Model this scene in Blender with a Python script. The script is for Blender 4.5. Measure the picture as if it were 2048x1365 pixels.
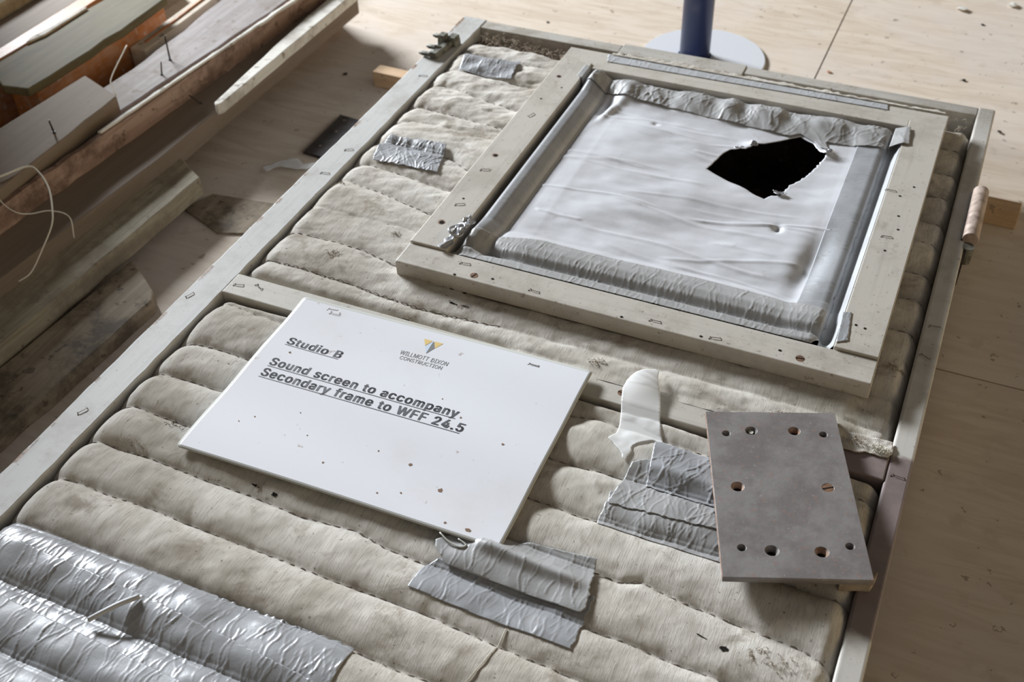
import bpy, bmesh, math, random
import numpy as np
from mathutils import Vector, Matrix

# ------------------------------------------------------------------ camera, light, exposure
SC = bpy.context.scene
COL = SC.collection
for o in list(bpy.data.objects):
    bpy.data.objects.remove(o)

cam_d = bpy.data.cameras.new('camera')
cam = bpy.data.objects.new('camera', cam_d)
COL.objects.link(cam)
SC.camera = cam
cam_d.sensor_fit = 'HORIZONTAL'
cam_d.sensor_width = 36.0
cam_d.lens = 2239.55 / 2048 * 36.0
cam_d.clip_start = 0.02
yaw, pitch, roll = -0.4393, 0.7338, -0.0366
fwd = Vector((math.sin(yaw) * math.cos(pitch), math.cos(yaw) * math.cos(pitch), -math.sin(pitch)))
rgt = fwd.cross(Vector((0, 0, 1))).normalized()
upv = rgt.cross(fwd)
r2 = math.cos(roll) * rgt + math.sin(roll) * upv
u2 = -math.sin(roll) * rgt + math.cos(roll) * upv
mw = Matrix((r2, u2, -fwd)).transposed().to_4x4()
mw.translation = Vector((0.6711, -1.3079, 0.7102))
cam.matrix_world = mw
cam_d.dof.use_dof = True
cam_d.dof.focus_distance = 0.98
cam_d.dof.aperture_fstop = 9.0

W = bpy.data.worlds.new('world')
SC.world = W
W.use_nodes = True
bg = W.node_tree.nodes['Background']
bg.inputs[0].default_value = (1.0, 0.90, 0.75, 1)
bg.inputs[1].default_value = 0.27
# a dim room, lighter towards the open side on the right
_n = W.node_tree.nodes
_tc = _n.new('ShaderNodeTexCoord'); _sx = _n.new('ShaderNodeSeparateXYZ'); _mr = _n.new('ShaderNodeMapRange')
W.node_tree.links.new(_tc.outputs['Generated'], _sx.inputs[0])
W.node_tree.links.new(_sx.outputs[0], _mr.inputs[0])
_mr.interpolation_type = 'SMOOTHSTEP'
_mr.inputs[1].default_value = -0.1; _mr.inputs[2].default_value = 0.7
_mz = _n.new('ShaderNodeMapRange'); _mz.interpolation_type = 'SMOOTHSTEP'
W.node_tree.links.new(_sx.outputs[2], _mz.inputs[0])
_mz.inputs[1].default_value = 0.65; _mz.inputs[2].default_value = 0.25
_mu = _n.new('ShaderNodeMath'); _mu.operation = 'MULTIPLY'
W.node_tree.links.new(_mr.outputs[0], _mu.inputs[0]); W.node_tree.links.new(_mz.outputs[0], _mu.inputs[1])
_ma = _n.new('ShaderNodeMath'); _ma.operation = 'MULTIPLY_ADD'
W.node_tree.links.new(_mu.outputs[0], _ma.inputs[0])
_ma.inputs[1].default_value = 0.85; _ma.inputs[2].default_value = 0.09
W.node_tree.links.new(_ma.outputs[0], bg.inputs[1])
_mx = _n.new('ShaderNodeMix'); _mx.data_type = 'RGBA'
W.node_tree.links.new(_mu.outputs[0], _mx.inputs[0])
_mx.inputs[6].default_value = (1.0, 0.96, 0.91, 1); _mx.inputs[7].default_value = (1.0, 0.77, 0.44, 1)
W.node_tree.links.new(_mx.outputs[2], bg.inputs[0])


def area(name, loc, target, sx, sy, power, col):
    d = bpy.data.lights.new(name, 'AREA')
    d.shape = 'RECTANGLE'
    d.size, d.size_y = sx, sy
    d.energy = power
    d.color = col
    o = bpy.data.objects.new(name, d)
    COL.objects.link(o)
    o.location = loc
    o.rotation_euler = (Vector(target) - Vector(loc)).to_track_quat('-Z', 'Y').to_euler()
    return o


area('window_daylight', (-4.25, 1.80, 1.98), (0.25, -0.35, 0.0), 1.9, 0.72, 715, (0.91, 0.955, 1.0))

SC.view_settings.view_transform = 'Standard'
SC.view_settings.look = 'None'
SC.view_settings.gamma = 1.0
SC.view_settings.use_curve_mapping = False
SC.view_settings.exposure = 0.0

ZF = -0.11            # floor height; z = 0 is the top of the screen's frame
rng = np.random.default_rng(7)


# ------------------------------------------------------------------ numeric helpers
_tab = np.random.default_rng(3).random((64, 256, 256))


def vn(x, y, seed=0):
    x = np.asarray(x, float); y = np.asarray(y, float)
    T = _tab[seed % 64]
    xi = np.floor(x).astype(int); yi = np.floor(y).astype(int)
    fx = x - xi; fy = y - yi
    fx = fx * fx * (3 - 2 * fx); fy = fy * fy * (3 - 2 * fy)
    a = T[xi & 255, yi & 255]; b = T[(xi + 1) & 255, yi & 255]
    c = T[xi & 255, (yi + 1) & 255]; d = T[(xi + 1) & 255, (yi + 1) & 255]
    return (a * (1 - fx) + b * fx) * (1 - fy) + (c * (1 - fx) + d * fx) * fy - 0.5


def fbm(x, y, s, seed=0, octv=3):
    r = 0; a = 1.0
    for k in range(octv):
        r = r + a * vn(x * s + 17.3 * k, y * s + 5.1 * k, seed + k)
        a *= 0.5; s *= 2.03
    return r


def sst(a, b, x):
    t = np.clip((x - a) / (b - a), 0, 1)
    return t * t * (3 - 2 * t)


# ------------------------------------------------------------------ object helpers
def link(o, parent=None, m=None):
    COL.objects.link(o)
    if m:
        o.data.materials.append(m)
    if parent:
        o.parent = parent
        o.matrix_parent_inverse = WM[parent.name].inverted() if parent.name in WM else Matrix()
    return o


WM = {}


def thing(name, label, cat, loc=(0, 0, 0), group=None):
    o = bpy.data.objects.new(name, None)
    COL.objects.link(o)
    o.empty_display_size = 0.03
    o.location = loc
    WM[o.name] = Matrix.Translation(loc)
    o['label'] = label; o['category'] = cat
    if group:
        o['group'] = group
    return o


def tag(o, label, cat, group=None):
    o['label'] = label; o['category'] = cat
    if group:
        o['group'] = group
    return o


def mesh(name, V, F, m=None, parent=None, smooth=False):
    me = bpy.data.meshes.new(name)
    V = np.asarray(V, float)
    if isinstance(F, np.ndarray):
        k = F.shape[1]
        me.vertices.add(len(V)); me.vertices.foreach_set('co', V.ravel())
        me.loops.add(F.size); me.loops.foreach_set('vertex_index', F.ravel().astype(np.int32))
        me.polygons.add(len(F))
        me.polygons.foreach_set('loop_start', np.arange(0, F.size, k, dtype=np.int32))
        me.update(calc_edges=True)
        me.validate()
    else:
        me.from_pydata([tuple(v) for v in V], [], F)
    if smooth:
        me.polygons.foreach_set('use_smooth', np.ones(len(me.polygons), bool))
    me.update()
    return link(bpy.data.objects.new(name, me), parent, m)


def bmobj(name, bm, m=None, parent=None, smooth=False):
    bmesh.ops.recalc_face_normals(bm, faces=bm.faces[:])
    me = bpy.data.meshes.new(name)
    bm.to_mesh(me); bm.free()
    if smooth:
        me.polygons.foreach_set('use_smooth', np.ones(len(me.polygons), bool))
    return link(bpy.data.objects.new(name, me), parent, m)


def bevel(o, w=0.0015, seg=2):
    md = o.modifiers.new('bevel', 'BEVEL')
    md.width = w; md.segments = seg; md.limit_method = 'ANGLE'; md.angle_limit = math.radians(40)
    return o


def solid(o, t, off=-1.0):
    md = o.modifiers.new('thickness', 'SOLIDIFY')
    md.thickness = t; md.offset = off
    return o


def box(bm, x0, x1, y0, y1, z0, z1):
    vs = [bm.verts.new(p) for p in ((x0, y0, z0), (x1, y0, z0), (x1, y1, z0), (x0, y1, z0),
                                    (x0, y0, z1), (x1, y0, z1), (x1, y1, z1), (x0, y1, z1))]
    for f in ((0, 3, 2, 1), (4, 5, 6, 7), (0, 1, 5, 4), (1, 2, 6, 5), (2, 3, 7, 6), (3, 0, 4, 7)):
        bm.faces.new([vs[i] for i in f])


def poly_prism(name, pts, ztop, th, m, parent=None, bw=0.0015, jit=0.0, step=0.02, seed=0):
    """extruded outline; ztop is a number or one height per corner; edges subdivided and roughened"""
    n = len(pts)
    zs = [ztop] * n if not hasattr(ztop, '__len__') else list(ztop)
    P = []
    rr = np.random.default_rng(seed + 11)
    for i in range(n):
        a = np.array(pts[i] + (zs[i],)); b = np.array(pts[(i + 1) % n] + (zs[(i + 1) % n],))
        L = np.linalg.norm(b - a); k = max(1, int(L / step)) if jit else 1
        d = (b - a) / L; nrm = np.array([-d[1], d[0], 0])
        for j in range(k):
            p = a + (b - a) * j / k
            if j and jit:
                p = p + nrm * rr.normal(0, jit)
            P.append(p)
    bm = bmesh.new()
    top = [bm.verts.new(p) for p in P]
    bot = [bm.verts.new((p[0], p[1], p[2] - th)) for p in P]
    bm.faces.new(top); bm.faces.new(bot[::-1])
    for i in range(len(P)):
        j = (i + 1) % len(P)
        bm.faces.new((top[i], bot[i], bot[j], top[j]))
    o = bmobj(name, bm, m, parent)
    if bw:
        bevel(o, bw, 2)
    return o


def tube(bm, pts, r, seg=8, cap=True, taper=None):
    pts = [Vector(p) for p in pts]
    rings = []
    prev = None
    for i, p in enumerate(pts):
        t = (pts[min(i + 1, len(pts) - 1)] - pts[max(i - 1, 0)]).normalized()
        ref = Vector((0, 0, 1)) if abs(t.z) < 0.95 else Vector((1, 0, 0))
        u = t.cross(ref).normalized(); w = t.cross(u).normalized()
        rad = r if taper is None else r * taper[i]
        rings.append([bm.verts.new(p + (u * math.cos(a) + w * math.sin(a)) * rad)
                      for a in [2 * math.pi * k / seg for k in range(seg)]])
    for a, b in zip(rings[:-1], rings[1:]):
        for k in range(seg):
            bm.faces.new((a[k], a[(k + 1) % seg], b[(k + 1) % seg], b[k]))
    if cap:
        bm.faces.new(rings[0][::-1]); bm.faces.new(rings[-1])


def cyl(bm, c, r, h, seg=20, r2=None):
    r2 = r if r2 is None else r2
    a = [bm.verts.new((c[0] + r * math.cos(t), c[1] + r * math.sin(t), c[2])) for t in np.linspace(0, 2 * math.pi, seg, endpoint=False)]
    b = [bm.verts.new((c[0] + r2 * math.cos(t), c[1] + r2 * math.sin(t), c[2] + h)) for t in np.linspace(0, 2 * math.pi, seg, endpoint=False)]
    bm.faces.new(a[::-1]); bm.faces.new(b)
    for k in range(seg):
        bm.faces.new((a[k], a[(k + 1) % seg], b[(k + 1) % seg], b[k]))


def smooth_curve(pts, n=8):
    """Catmull-Rom through the points"""
    P = [np.array(p, float) for p in pts]
    P = [2 * P[0] - P[1]] + P + [2 * P[-1] - P[-2]]
    out = []
    for i in range(1, len(P) - 2):
        for t in np.linspace(0, 1, n, endpoint=False):
            a, b, c, d = P[i - 1:i + 3]
            out.append(0.5 * (2 * b + (c - a) * t + (2 * a - 5 * b + 4 * c - d) * t * t + (3 * b - a - 3 * c + d) * t ** 3))
    out.append(P[-2])
    return out


def inside(px, py, poly):
    r = np.zeros(px.shape, bool)
    n = len(poly)
    for i in range(n):
        x1, y1 = poly[i]; x2, y2 = poly[(i + 1) % n]
        if y1 == y2:
            continue
        c = ((y1 > py) != (y2 > py)) & (px < (x2 - x1) * (py - y1) / (y2 - y1) + x1)
        r ^= c
    return r


def rag(poly, amp, step=0.003, seed=0, edges=None):
    """torn outline: edges subdivided and shifted sideways"""
    rr = np.random.default_rng(seed)
    out = []
    n = len(poly)
    for i in range(n):
        a = np.array(poly[i], float); b = np.array(poly[(i + 1) % n], float)
        L = np.linalg.norm(b - a); k = max(1, int(L / step))
        if edges is not None and i not in edges:
            out.append(tuple(a)); continue
        d = (b - a) / L; nr = np.array([-d[1], d[0]])
        for j in range(k):
            out.append(tuple(a + (b - a) * j / k + (nr * rr.normal(0, amp) if j else 0)))
    return out


def patch(name, poly, zf, res, m, parent=None, hole=None, thick=0.0, axis=None):
    """a sheet with the given outline lying on the height function zf"""
    P = np.array(poly)
    x0, y0 = P.min(0) - res; x1, y1 = P.max(0) + res
    nx = int((x1 - x0) / res) + 2; ny = int((y1 - y0) / res) + 2
    X, Y = np.meshgrid(np.linspace(x0, x1, nx), np.linspace(y0, y1, ny), indexing='ij')
    cx = (X[:-1, :-1] + X[1:, 1:]) / 2; cy = (Y[:-1, :-1] + Y[1:, 1:]) / 2
    keep = inside(cx, cy, poly)
    if hole is not None:
        keep &= ~inside(cx, cy, hole)
    idx = np.arange(nx * ny).reshape(nx, ny)
    F = np.stack([idx[:-1, :-1], idx[1:, :-1], idx[1:, 1:], idx[:-1, 1:]], -1)[keep]
    cnt = np.bincount(F.ravel(), minlength=nx * ny)
    used = cnt > 0
    bd = used & (cnt < 4)
    xf = X.ravel().copy(); yf = Y.ravel().copy()
    bi = np.where(bd)[0]
    bx, by = xf[bi], yf[bi]
    best = np.full(len(bi), 1e9); qx = bx.copy(); qy = by.copy()
    for pl in [poly] + ([hole] if hole is not None else []):
        for i in range(len(pl)):
            a = pl[i]; b = pl[(i + 1) % len(pl)]
            dx, dy = b[0] - a[0], b[1] - a[1]
            L2 = dx * dx + dy * dy + 1e-16
            t = np.clip(((bx - a[0]) * dx + (by - a[1]) * dy) / L2, 0, 1)
            ex, ey = a[0] + t * dx, a[1] + t * dy
            dd = (ex - bx) ** 2 + (ey - by) ** 2
            k = dd < best
            best[k] = dd[k]; qx[k] = ex[k]; qy[k] = ey[k]
    xf[bi] = qx; yf[bi] = qy
    remap = np.cumsum(used) - 1
    ux, uy = xf[used], yf[used]
    V = np.stack([ux, uy, zf(ux, uy)], -1)
    o = mesh(name, V, remap[F], m, parent, smooth=True)
    if thick:
        solid(o, thick, 1.0)
    return o


# ------------------------------------------------------------------ materials
class NT:
    def __init__(s, name):
        s.m = bpy.data.materials.new(name); s.m.use_nodes = True
        s.t = s.m.node_tree
        s.b = s.t.nodes['Principled BSDF']
        s.tc = s.t.nodes.new('ShaderNodeTexCoord')

    def n(s, kind, **kw):
        d = s.t.nodes.new(kind)
        for k, v in kw.items():
            setattr(d, k, v)
        return d

    def l(s, a, b):
        s.t.links.new(a, b)

    def coord(s, scale=(1, 1, 1)):
        mp = s.n('ShaderNodeMapping'); mp.inputs['Scale'].default_value = scale
        s.l(s.tc.outputs['Object'], mp.inputs[0]); return mp.outputs[0]

    def noise(s, scale, detail=4, rough=0.55, st=(1, 1, 1), dist=0.0):
        d = s.n('ShaderNodeTexNoise'); d.inputs['Scale'].default_value = scale
        d.inputs['Detail'].default_value = detail; d.inputs['Roughness'].default_value = rough
        d.inputs['Distortion'].default_value = dist
        s.l(s.coord(st), d.inputs['Vector']); return d.outputs[0]

    def ramp(s, v, a, b):
        d = s.n('ShaderNodeMapRange'); d.interpolation_type = 'SMOOTHSTEP'
        s.l(v, d.inputs[0]); d.inputs[1].default_value = a; d.inputs[2].default_value = b
        return d.outputs[0]

    def mix(s, f, a, b):
        d = s.n('ShaderNodeMix', data_type='RGBA')
        if hasattr(f, 'links'):
            s.l(f, d.inputs[0])
        else:
            d.inputs[0].default_value = f
        for v, i in ((a, 6), (b, 7)):
            if hasattr(v, 'links'):
                s.l(v, d.inputs[i])
            else:
                d.inputs[i].default_value = (*v, 1)
        return d.outputs[2]

    def math(s, op, a, b=0.0, c=None):
        d = s.n('ShaderNodeMath', operation=op)
        for i, v in enumerate((a, b) if c is None else (a, b, c)):
            if hasattr(v, 'links'):
                s.l(v, d.inputs[i])
            else:
                d.inputs[i].default_value = v
        return d.outputs[0]

    def xyz(s):
        d = s.n('ShaderNodeSeparateXYZ'); s.l(s.tc.outputs['Object'], d.inputs[0]); return d.outputs

    def bump(s, h, strength=0.3, dist=0.001, prev=None):
        d = s.n('ShaderNodeBump'); d.inputs['Strength'].default_value = strength
        d.inputs['Distance'].default_value = dist
        s.l(h, d.inputs['Height'])
        if prev is not None:
            s.l(prev, d.inputs['Normal'])
        return d.outputs[0]

    def done(s, col, rough=0.6, metal=0.0, normal=None, coat=0.0, spec=0.5, sheen=0.0):
        if hasattr(col, 'links'):
            s.l(col, s.b.inputs['Base Color'])
        else:
            s.b.inputs['Base Color'].default_value = (*col, 1)
        if hasattr(rough, 'links'):
            s.l(rough, s.b.inputs['Roughness'])
        else:
            s.b.inputs['Roughness'].default_value = rough
        s.b.inputs['Metallic'].default_value = metal
        s.b.inputs['Coat Weight'].default_value = coat
        s.b.inputs['Specular IOR Level'].default_value = spec
        if normal is not None:
            s.l(normal, s.b.inputs['Normal'])
        return s.m


def wood(name, c1, c2, grain=(90, 6, 90), dirt=(0.2, 0.16, 0.12), dirt_amt=0.35, rough=0.6, bump=0.25):
    t = NT(name)
    g = t.noise(1.0, 6, 0.6, grain, 0.6)
    col = t.mix(t.ramp(g, 0.35, 0.65), c1, c2)
    d = t.noise(15, 7, 0.7)
    col = t.mix(t.math('MULTIPLY', t.ramp(d, 0.45, 0.64), dirt_amt), col, dirt)
    sp = t.noise(75, 4, 0.6)
    col = t.mix(t.math('MULTIPLY', t.ramp(sp, 0.6, 0.68), 0.75), col, dirt)
    return t.done(col, max(rough, 0.35) + 0.12, 0, t.bump(g, bump, 0.0006), spec=0.22)


def paint(name, col, chip=(0.16, 0.09, 0.05), amt=0.5, patch=None, grain=(130, 5, 130), edge_x=None, rough=0.48, dirtc=(0.30, 0.27, 0.22)):
    """old gloss paint on timber with small chips, dirt, and optionally bare patches"""
    t = NT(name)
    g = t.noise(1.0, 5, 0.6, grain)
    d = t.noise(16, 7, 0.7)
    fine = t.noise(220, 3, 0.6)
    c = t.mix(t.math('MULTIPLY', t.ramp(d, 0.46, 0.66), 0.75 * amt), col, dirtc)
    c = t.mix(t.math('MULTIPLY', t.ramp(g, 0.5, 0.68), 0.32), c, tuple(v * 0.68 for v in col))
    c = t.mix(t.math('MULTIPLY', t.ramp(fine, 0.655, 0.69), 0.9 * amt), c, chip)
    c = t.mix(t.math('MULTIPLY', t.ramp(t.noise(60, 5, 0.65), 0.63, 0.68), 0.35 * amt), c, chip)
    X = t.xyz()
    if patch:                       # (axis, lo, hi, colour) bare or differently painted stretch of the same piece
        for ax, lo, hi, pc in patch:
            wob = t.math('MULTIPLY', t.math('SUBTRACT', t.noise(28, 5, 0.6), 0.5), 0.03)
            p = t.math('ADD', X['XYZ'.index(ax)], wob)
            k = t.math('MULTIPLY', t.ramp(p, lo - 0.004, lo + 0.004), t.ramp(p, hi + 0.004, hi - 0.004))
            pcol = t.mix(t.ramp(d, 0.35, 0.7), pc, tuple(v * 0.7 for v in pc))
            c = t.mix(k, c, pcol)
    if edge_x is not None:          # chips broken out of one long edge
        wob = t.ramp(t.noise(1.0, 4, 0.6, (30, 22, 30)), 0.53, 0.58)
        k = t.math('MULTIPLY', wob, t.ramp(X[0], edge_x + 0.006, edge_x + 0.002))
        c = t.mix(k, c, t.mix(t.ramp(fine, 0.4, 0.6), (0.36, 0.2, 0.12), (0.12, 0.08, 0.05)))
    nb = t.bump(g, 0.12, 0.0005)
    nb = t.bump(d, 0.25, 0.001, nb)
    return t.done(c, rough, 0, nb)


STILE = (0.58, 0.58, 0.565)
BOARD = (0.55, 0.515, 0.46)
MAUVE = (0.27, 0.215, 0.205)
m_stile_l = paint('grey_white_gloss_paint_left', STILE, edge_x=0.0, amt=0.55)
m_stile_r = paint('grey_white_gloss_paint_right', (0.57, 0.545, 0.50), amt=0.6, patch=[('Y', -0.795, -0.607, MAUVE)])
m_rail = paint('grey_white_gloss_paint_rail', (0.57, 0.54, 0.48), amt=0.6, grain=(5, 130, 130), patch=[('X', 0.565, 0.9, MAUVE)])
m_rail_far = paint('grey_white_gloss_paint_far', (0.50, 0.475, 0.43), amt=0.9, grain=(5, 130, 130))
m_board_y = paint('beige_paint_upright', BOARD, amt=0.5)
m_board_x = paint('beige_paint_cross', BOARD, amt=0.6, grain=(5, 130, 130))
m_darkwood = wood('dark_back_board', (0.06, 0.045, 0.035), (0.035, 0.027, 0.02), rough=0.8)
m_frame_in = wood('bare_frame_timber', (0.22, 0.17, 0.11), (0.14, 0.1, 0.07))

# linen of the quilted pad
t = NT('quilted_linen')
rib = t.n('ShaderNodeTexWave', wave_type='BANDS', bands_direction='X')
rib.inputs['Scale'].default_value = 430; rib.inputs['Distortion'].default_value = 3.0
rib.inputs['Detail'].default_value = 2; rib.inputs['Detail Scale'].default_value = 0.35
t.l(t.coord((1, 0.22, 0.35)), rib.inputs['Vector'])
slub = t.noise(1.0, 4, 0.6, (900, 60, 300))
lump = t.noise(170, 4, 0.6)
st1 = t.noise(9, 6, 0.62, dist=0.6)
st2 = t.noise(23, 6, 0.68, dist=0.4)
c = t.mix(t.ramp(st1, 0.40, 0.66), (0.67, 0.635, 0.58), (0.51, 0.47, 0.41))
c = t.mix(t.math('MULTIPLY', t.ramp(st2, 0.52, 0.66), 0.65), c, (0.29, 0.24, 0.19))
c = t.mix(t.math('MULTIPLY', t.ramp(t.noise(6, 4, 0.6), 0.6, 0.75), 0.3), c, (0.36, 0.34, 0.25))
c = t.mix(t.math('MULTIPLY', t.ramp(slub, 0.48, 0.66), 0.38), c, (0.30, 0.265, 0.22))
c = t.mix(t.math('MULTIPLY', t.ramp(t.noise(240, 3, 0.55), 0.685, 0.72), 0.7), c, (0.13, 0.1, 0.08))
nb = t.bump(rib.outputs['Fac'], 0.36, 0.0005)
nb = t.bump(slub, 0.6, 0.0006, nb)
nb = t.bump(lump, 0.45, 0.0009, nb)
m_linen = t.done(c, 0.9, 0, nb, spec=0.15)

t = NT('stitching_thread')
m_thread = t.done((0.22, 0.18, 0.145), 0.9)
t = NT('frayed_fibre')
m_fray = t.done(t.mix(t.ramp(t.noise(400, 2), 0.4, 0.6), (0.52, 0.46, 0.38), (0.30, 0.25, 0.2)), 0.95, spec=0.1)
t = NT('pad_stuffing')
m_stuff = t.done(t.mix(t.ramp(t.noise(300, 3), 0.4, 0.62), (0.36, 0.27, 0.21), (0.09, 0.07, 0.06)), 0.95, 0, t.bump(t.noise(500, 3), 0.8, 0.002), spec=0.1)
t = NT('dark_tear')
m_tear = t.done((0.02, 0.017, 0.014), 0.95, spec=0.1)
t = NT('pale_thread')
m_pale_thread = t.done((0.66, 0.63, 0.55), 0.8)


def tape_mat(name, c1, c2, rough=0.36, metal=0.45):
    t = NT(name)
    n1 = t.noise(26, 5, 0.6)
    n2 = t.noise(320, 3, 0.55)
    c = t.mix(t.ramp(n1, 0.35, 0.7), c1, c2)
    c = t.mix(t.math('MULTIPLY', t.ramp(t.noise(60, 4, 0.65), 0.6, 0.75), 0.4), c, (0.25, 0.22, 0.19))
    nb = t.bump(n2, 0.16, 0.0005)
    nb = t.bump(t.noise(70, 4, 0.6), 0.25, 0.001, nb)
    rg = t.n('ShaderNodeMapRange'); t.l(n1, rg.inputs[0])
    rg.inputs[3].default_value = rough - 0.06; rg.inputs[4].default_value = rough + 0.12
    return t.done(c, rg.outputs[0], metal, nb)


m_tape = tape_mat('silver_tape', (0.40, 0.41, 0.43), (0.31, 0.315, 0.325), 0.42, 0.12)
m_tape_dull = tape_mat('dull_silver_tape', (0.43, 0.43, 0.43), (0.34, 0.335, 0.33), 0.46, 0.10)
m_tape_shine = tape_mat('shiny_silver_tape', (0.47, 0.48, 0.50), (0.38, 0.385, 0.40), 0.27, 0.25)
m_tape_white = tape_mat('weathered_tape', (0.50, 0.515, 0.53), (0.42, 0.425, 0.435), 0.5, 0.08)

t = NT('foil_membrane')
n1 = t.noise(12, 6, 0.6); n2 = t.noise(55, 6, 0.65)
c = t.mix(t.ramp(n1, 0.4, 0.7), (0.70, 0.71, 0.745), (0.62, 0.62, 0.645))
c = t.mix(t.math('MULTIPLY', t.ramp(n2, 0.58, 0.74), 0.35), c, (0.42, 0.39, 0.36))
m_membrane = t.done(c, 0.42, 0.12, t.bump(n2, 0.2, 0.0012))
t = NT('crinkled_foil')
m_foil = t.done((0.7, 0.7, 0.74), 0.22, 0.85, t.bump(t.noise(300, 3), 0.7, 0.002))

t = NT('sign_paper')
c = t.mix(t.math('MULTIPLY', t.ramp(t.noise(8, 6, 0.65), 0.52, 0.78), 0.35), (0.80, 0.81, 0.86), (0.66, 0.62, 0.58))
c = t.mix(t.math('MULTIPLY', t.ramp(t.noise(95, 3, 0.6), 0.69, 0.75), 0.6), c, (0.36, 0.26, 0.2))
m_paper = t.done(c, 0.5, 0, None, spec=0.3)
t = NT('clear_laminate_border')
m_lam = t.done((0.60, 0.61, 0.58), 0.3)
t = NT('printed_ink')
m_ink = t.done((0.095, 0.10, 0.115), 0.5)
t = NT('logo_yellow'); m_yel = t.done((0.78, 0.57, 0.20), 0.5)
t = NT('logo_blue'); m_blu = t.done((0.62, 0.72, 0.86), 0.5)
t = NT('logo_grey'); m_gry = t.done((0.19, 0.2, 0.2), 0.5)
t = NT('dirt_speck'); m_dirt = t.done((0.24, 0.15, 0.10), 0.9)

t = NT('primed_steel_plate')
n1 = t.noise(26, 6, 0.65); n2 = t.noise(170, 4, 0.6); n3 = t.noise(420, 2, 0.5)
c = t.mix(t.ramp(n1, 0.38, 0.62), (0.27, 0.25, 0.245), (0.195, 0.175, 0.17))
c = t.mix(t.math('MULTIPLY', t.ramp(n2, 0.57, 0.68), 0.55), c, (0.29, 0.20, 0.165))
c = t.mix(t.math('MULTIPLY', t.ramp(n3, 0.69, 0.72), 0.45), c, (0.45, 0.41, 0.38))
m_plate = t.done(c, 0.5, 0.25, t.bump(n2, 0.3, 0.0006))
t = NT('rust_edge'); m_rust = t.done(t.mix(t.ramp(t.noise(120, 4), 0.4, 0.6), (0.42, 0.30, 0.24), (0.25, 0.15, 0.1)), 0.8)
t = NT('brass_screw'); m_screw = t.done(t.mix(t.ramp(t.noise(300, 3), 0.4, 0.6), (0.36, 0.21, 0.13), (0.22, 0.13, 0.09)), 0.5, 0.6)
t = NT('staple_wire'); m_staple = t.done((0.17, 0.145, 0.115), 0.5, 0.6)
t = NT('painted_iron')
m_iron = t.done(t.mix(t.ramp(t.noise(120, 4), 0.42, 0.62), (0.20, 0.20, 0.165), (0.09, 0.08, 0.065)), 0.6, 0.2, t.bump(t.noise(160, 4), 0.4, 0.001))
t = NT('dowel_paint')
m_hinge = t.done(t.mix(t.ramp(t.noise(90, 5), 0.40, 0.66), (0.47, 0.375, 0.315), (0.27, 0.2, 0.165)), 0.6, 0.1, t.bump(t.noise(140, 4), 0.3, 0.001))
t = NT('dark_iron'); m_dark = t.done(t.mix(t.ramp(t.noise(60, 4), 0.4, 0.65), (0.055, 0.045, 0.042), (0.03, 0.024, 0.022)), 0.5, 0.3)
t = NT('blue_gloss_paint')
m_blue = t.done(t.mix(t.ramp(t.noise(40, 4), 0.55, 0.75), (0.022, 0.035, 0.105), (0.05, 0.06, 0.13)), 0.35)
t = NT('pale_base'); m_base = t.done((0.66, 0.67, 0.71), 0.5)

# floor
t = NT('plywood_floor')
g = t.noise(1.0, 5, 0.6, (9, 55, 9), 1.2)
n1 = t.noise(5, 6, 0.6); n2 = t.noise(26, 6, 0.65); n3 = t.noise(75, 3, 0.6)
c = t.mix(t.ramp(g, 0.35, 0.68), (0.70, 0.605, 0.50), (0.60, 0.495, 0.39))
c = t.mix(t.math('MULTIPLY', t.ramp(n1, 0.42, 0.62), 0.5), c, (0.68, 0.61, 0.555))
c = t.mix(t.math('MULTIPLY', t.ramp(n2, 0.57, 0.70), 0.25), c, (0.36, 0.28, 0.2))
c = t.mix(t.math('MULTIPLY', t.ramp(n3, 0.665, 0.70), 0.6), c, (0.2, 0.14, 0.095))
m_floor = t.done(c, 0.7, 0, t.bump(g, 0.1, 0.0008), spec=0.25)

# timbers of the pile
m_t_grey = wood('weathered_grey_timber', (0.40, 0.355, 0.26), (0.29, 0.25, 0.18), dirt_amt=0.6)
m_t_brown = wood('dirty_brown_timber', (0.38, 0.31, 0.225), (0.28, 0.225, 0.16), dirt=(0.1, 0.08, 0.06), dirt_amt=0.8)
m_t_mauve = wood('dusty_mauve_timber', (0.38, 0.345, 0.34), (0.29, 0.26, 0.25), dirt_amt=0.5)
m_t_tan = wood('tan_timber', (0.235, 0.185, 0.145), (0.205, 0.16, 0.12), dirt_amt=0.2)
m_t_moss = wood('mossy_timber', (0.165, 0.145, 0.085), (0.115, 0.10, 0.06), dirt=(0.14, 0.11, 0.06), dirt_amt=0.7)
m_t_orange = wood('orange_varnish', (0.50, 0.20, 0.065), (0.38, 0.14, 0.045), dirt=(0.55, 0.45, 0.4), dirt_amt=0.4, rough=0.35)
m_t_pink = wood('bare_pinkish_timber', (0.42, 0.30, 0.24), (0.30, 0.2, 0.155), dirt=(0.12, 0.075, 0.055), dirt_amt=0.8, bump=0.6)
m_t_cream = wood('cream_painted_timber', (0.66, 0.58, 0.48), (0.58, 0.49, 0.39), dirt_amt=0.25)
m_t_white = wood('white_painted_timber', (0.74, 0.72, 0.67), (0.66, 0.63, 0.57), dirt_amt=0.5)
m_t_new = wood('fresh_pine', (0.62, 0.44, 0.28), (0.52, 0.35, 0.21), dirt_amt=0.2, grain=(6, 110, 110))
m_t_wedge = wood('packing_wood', (0.40, 0.33, 0.25), (0.28, 0.23, 0.17))


def nz(w, amp=1.0):
    return w


# ------------------------------------------------------------------ floor
def floor_slab(bm, x0, x1, y0, y1):
    box(bm, x0, x1, y0, y1, ZF - 0.018, ZF)


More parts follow.
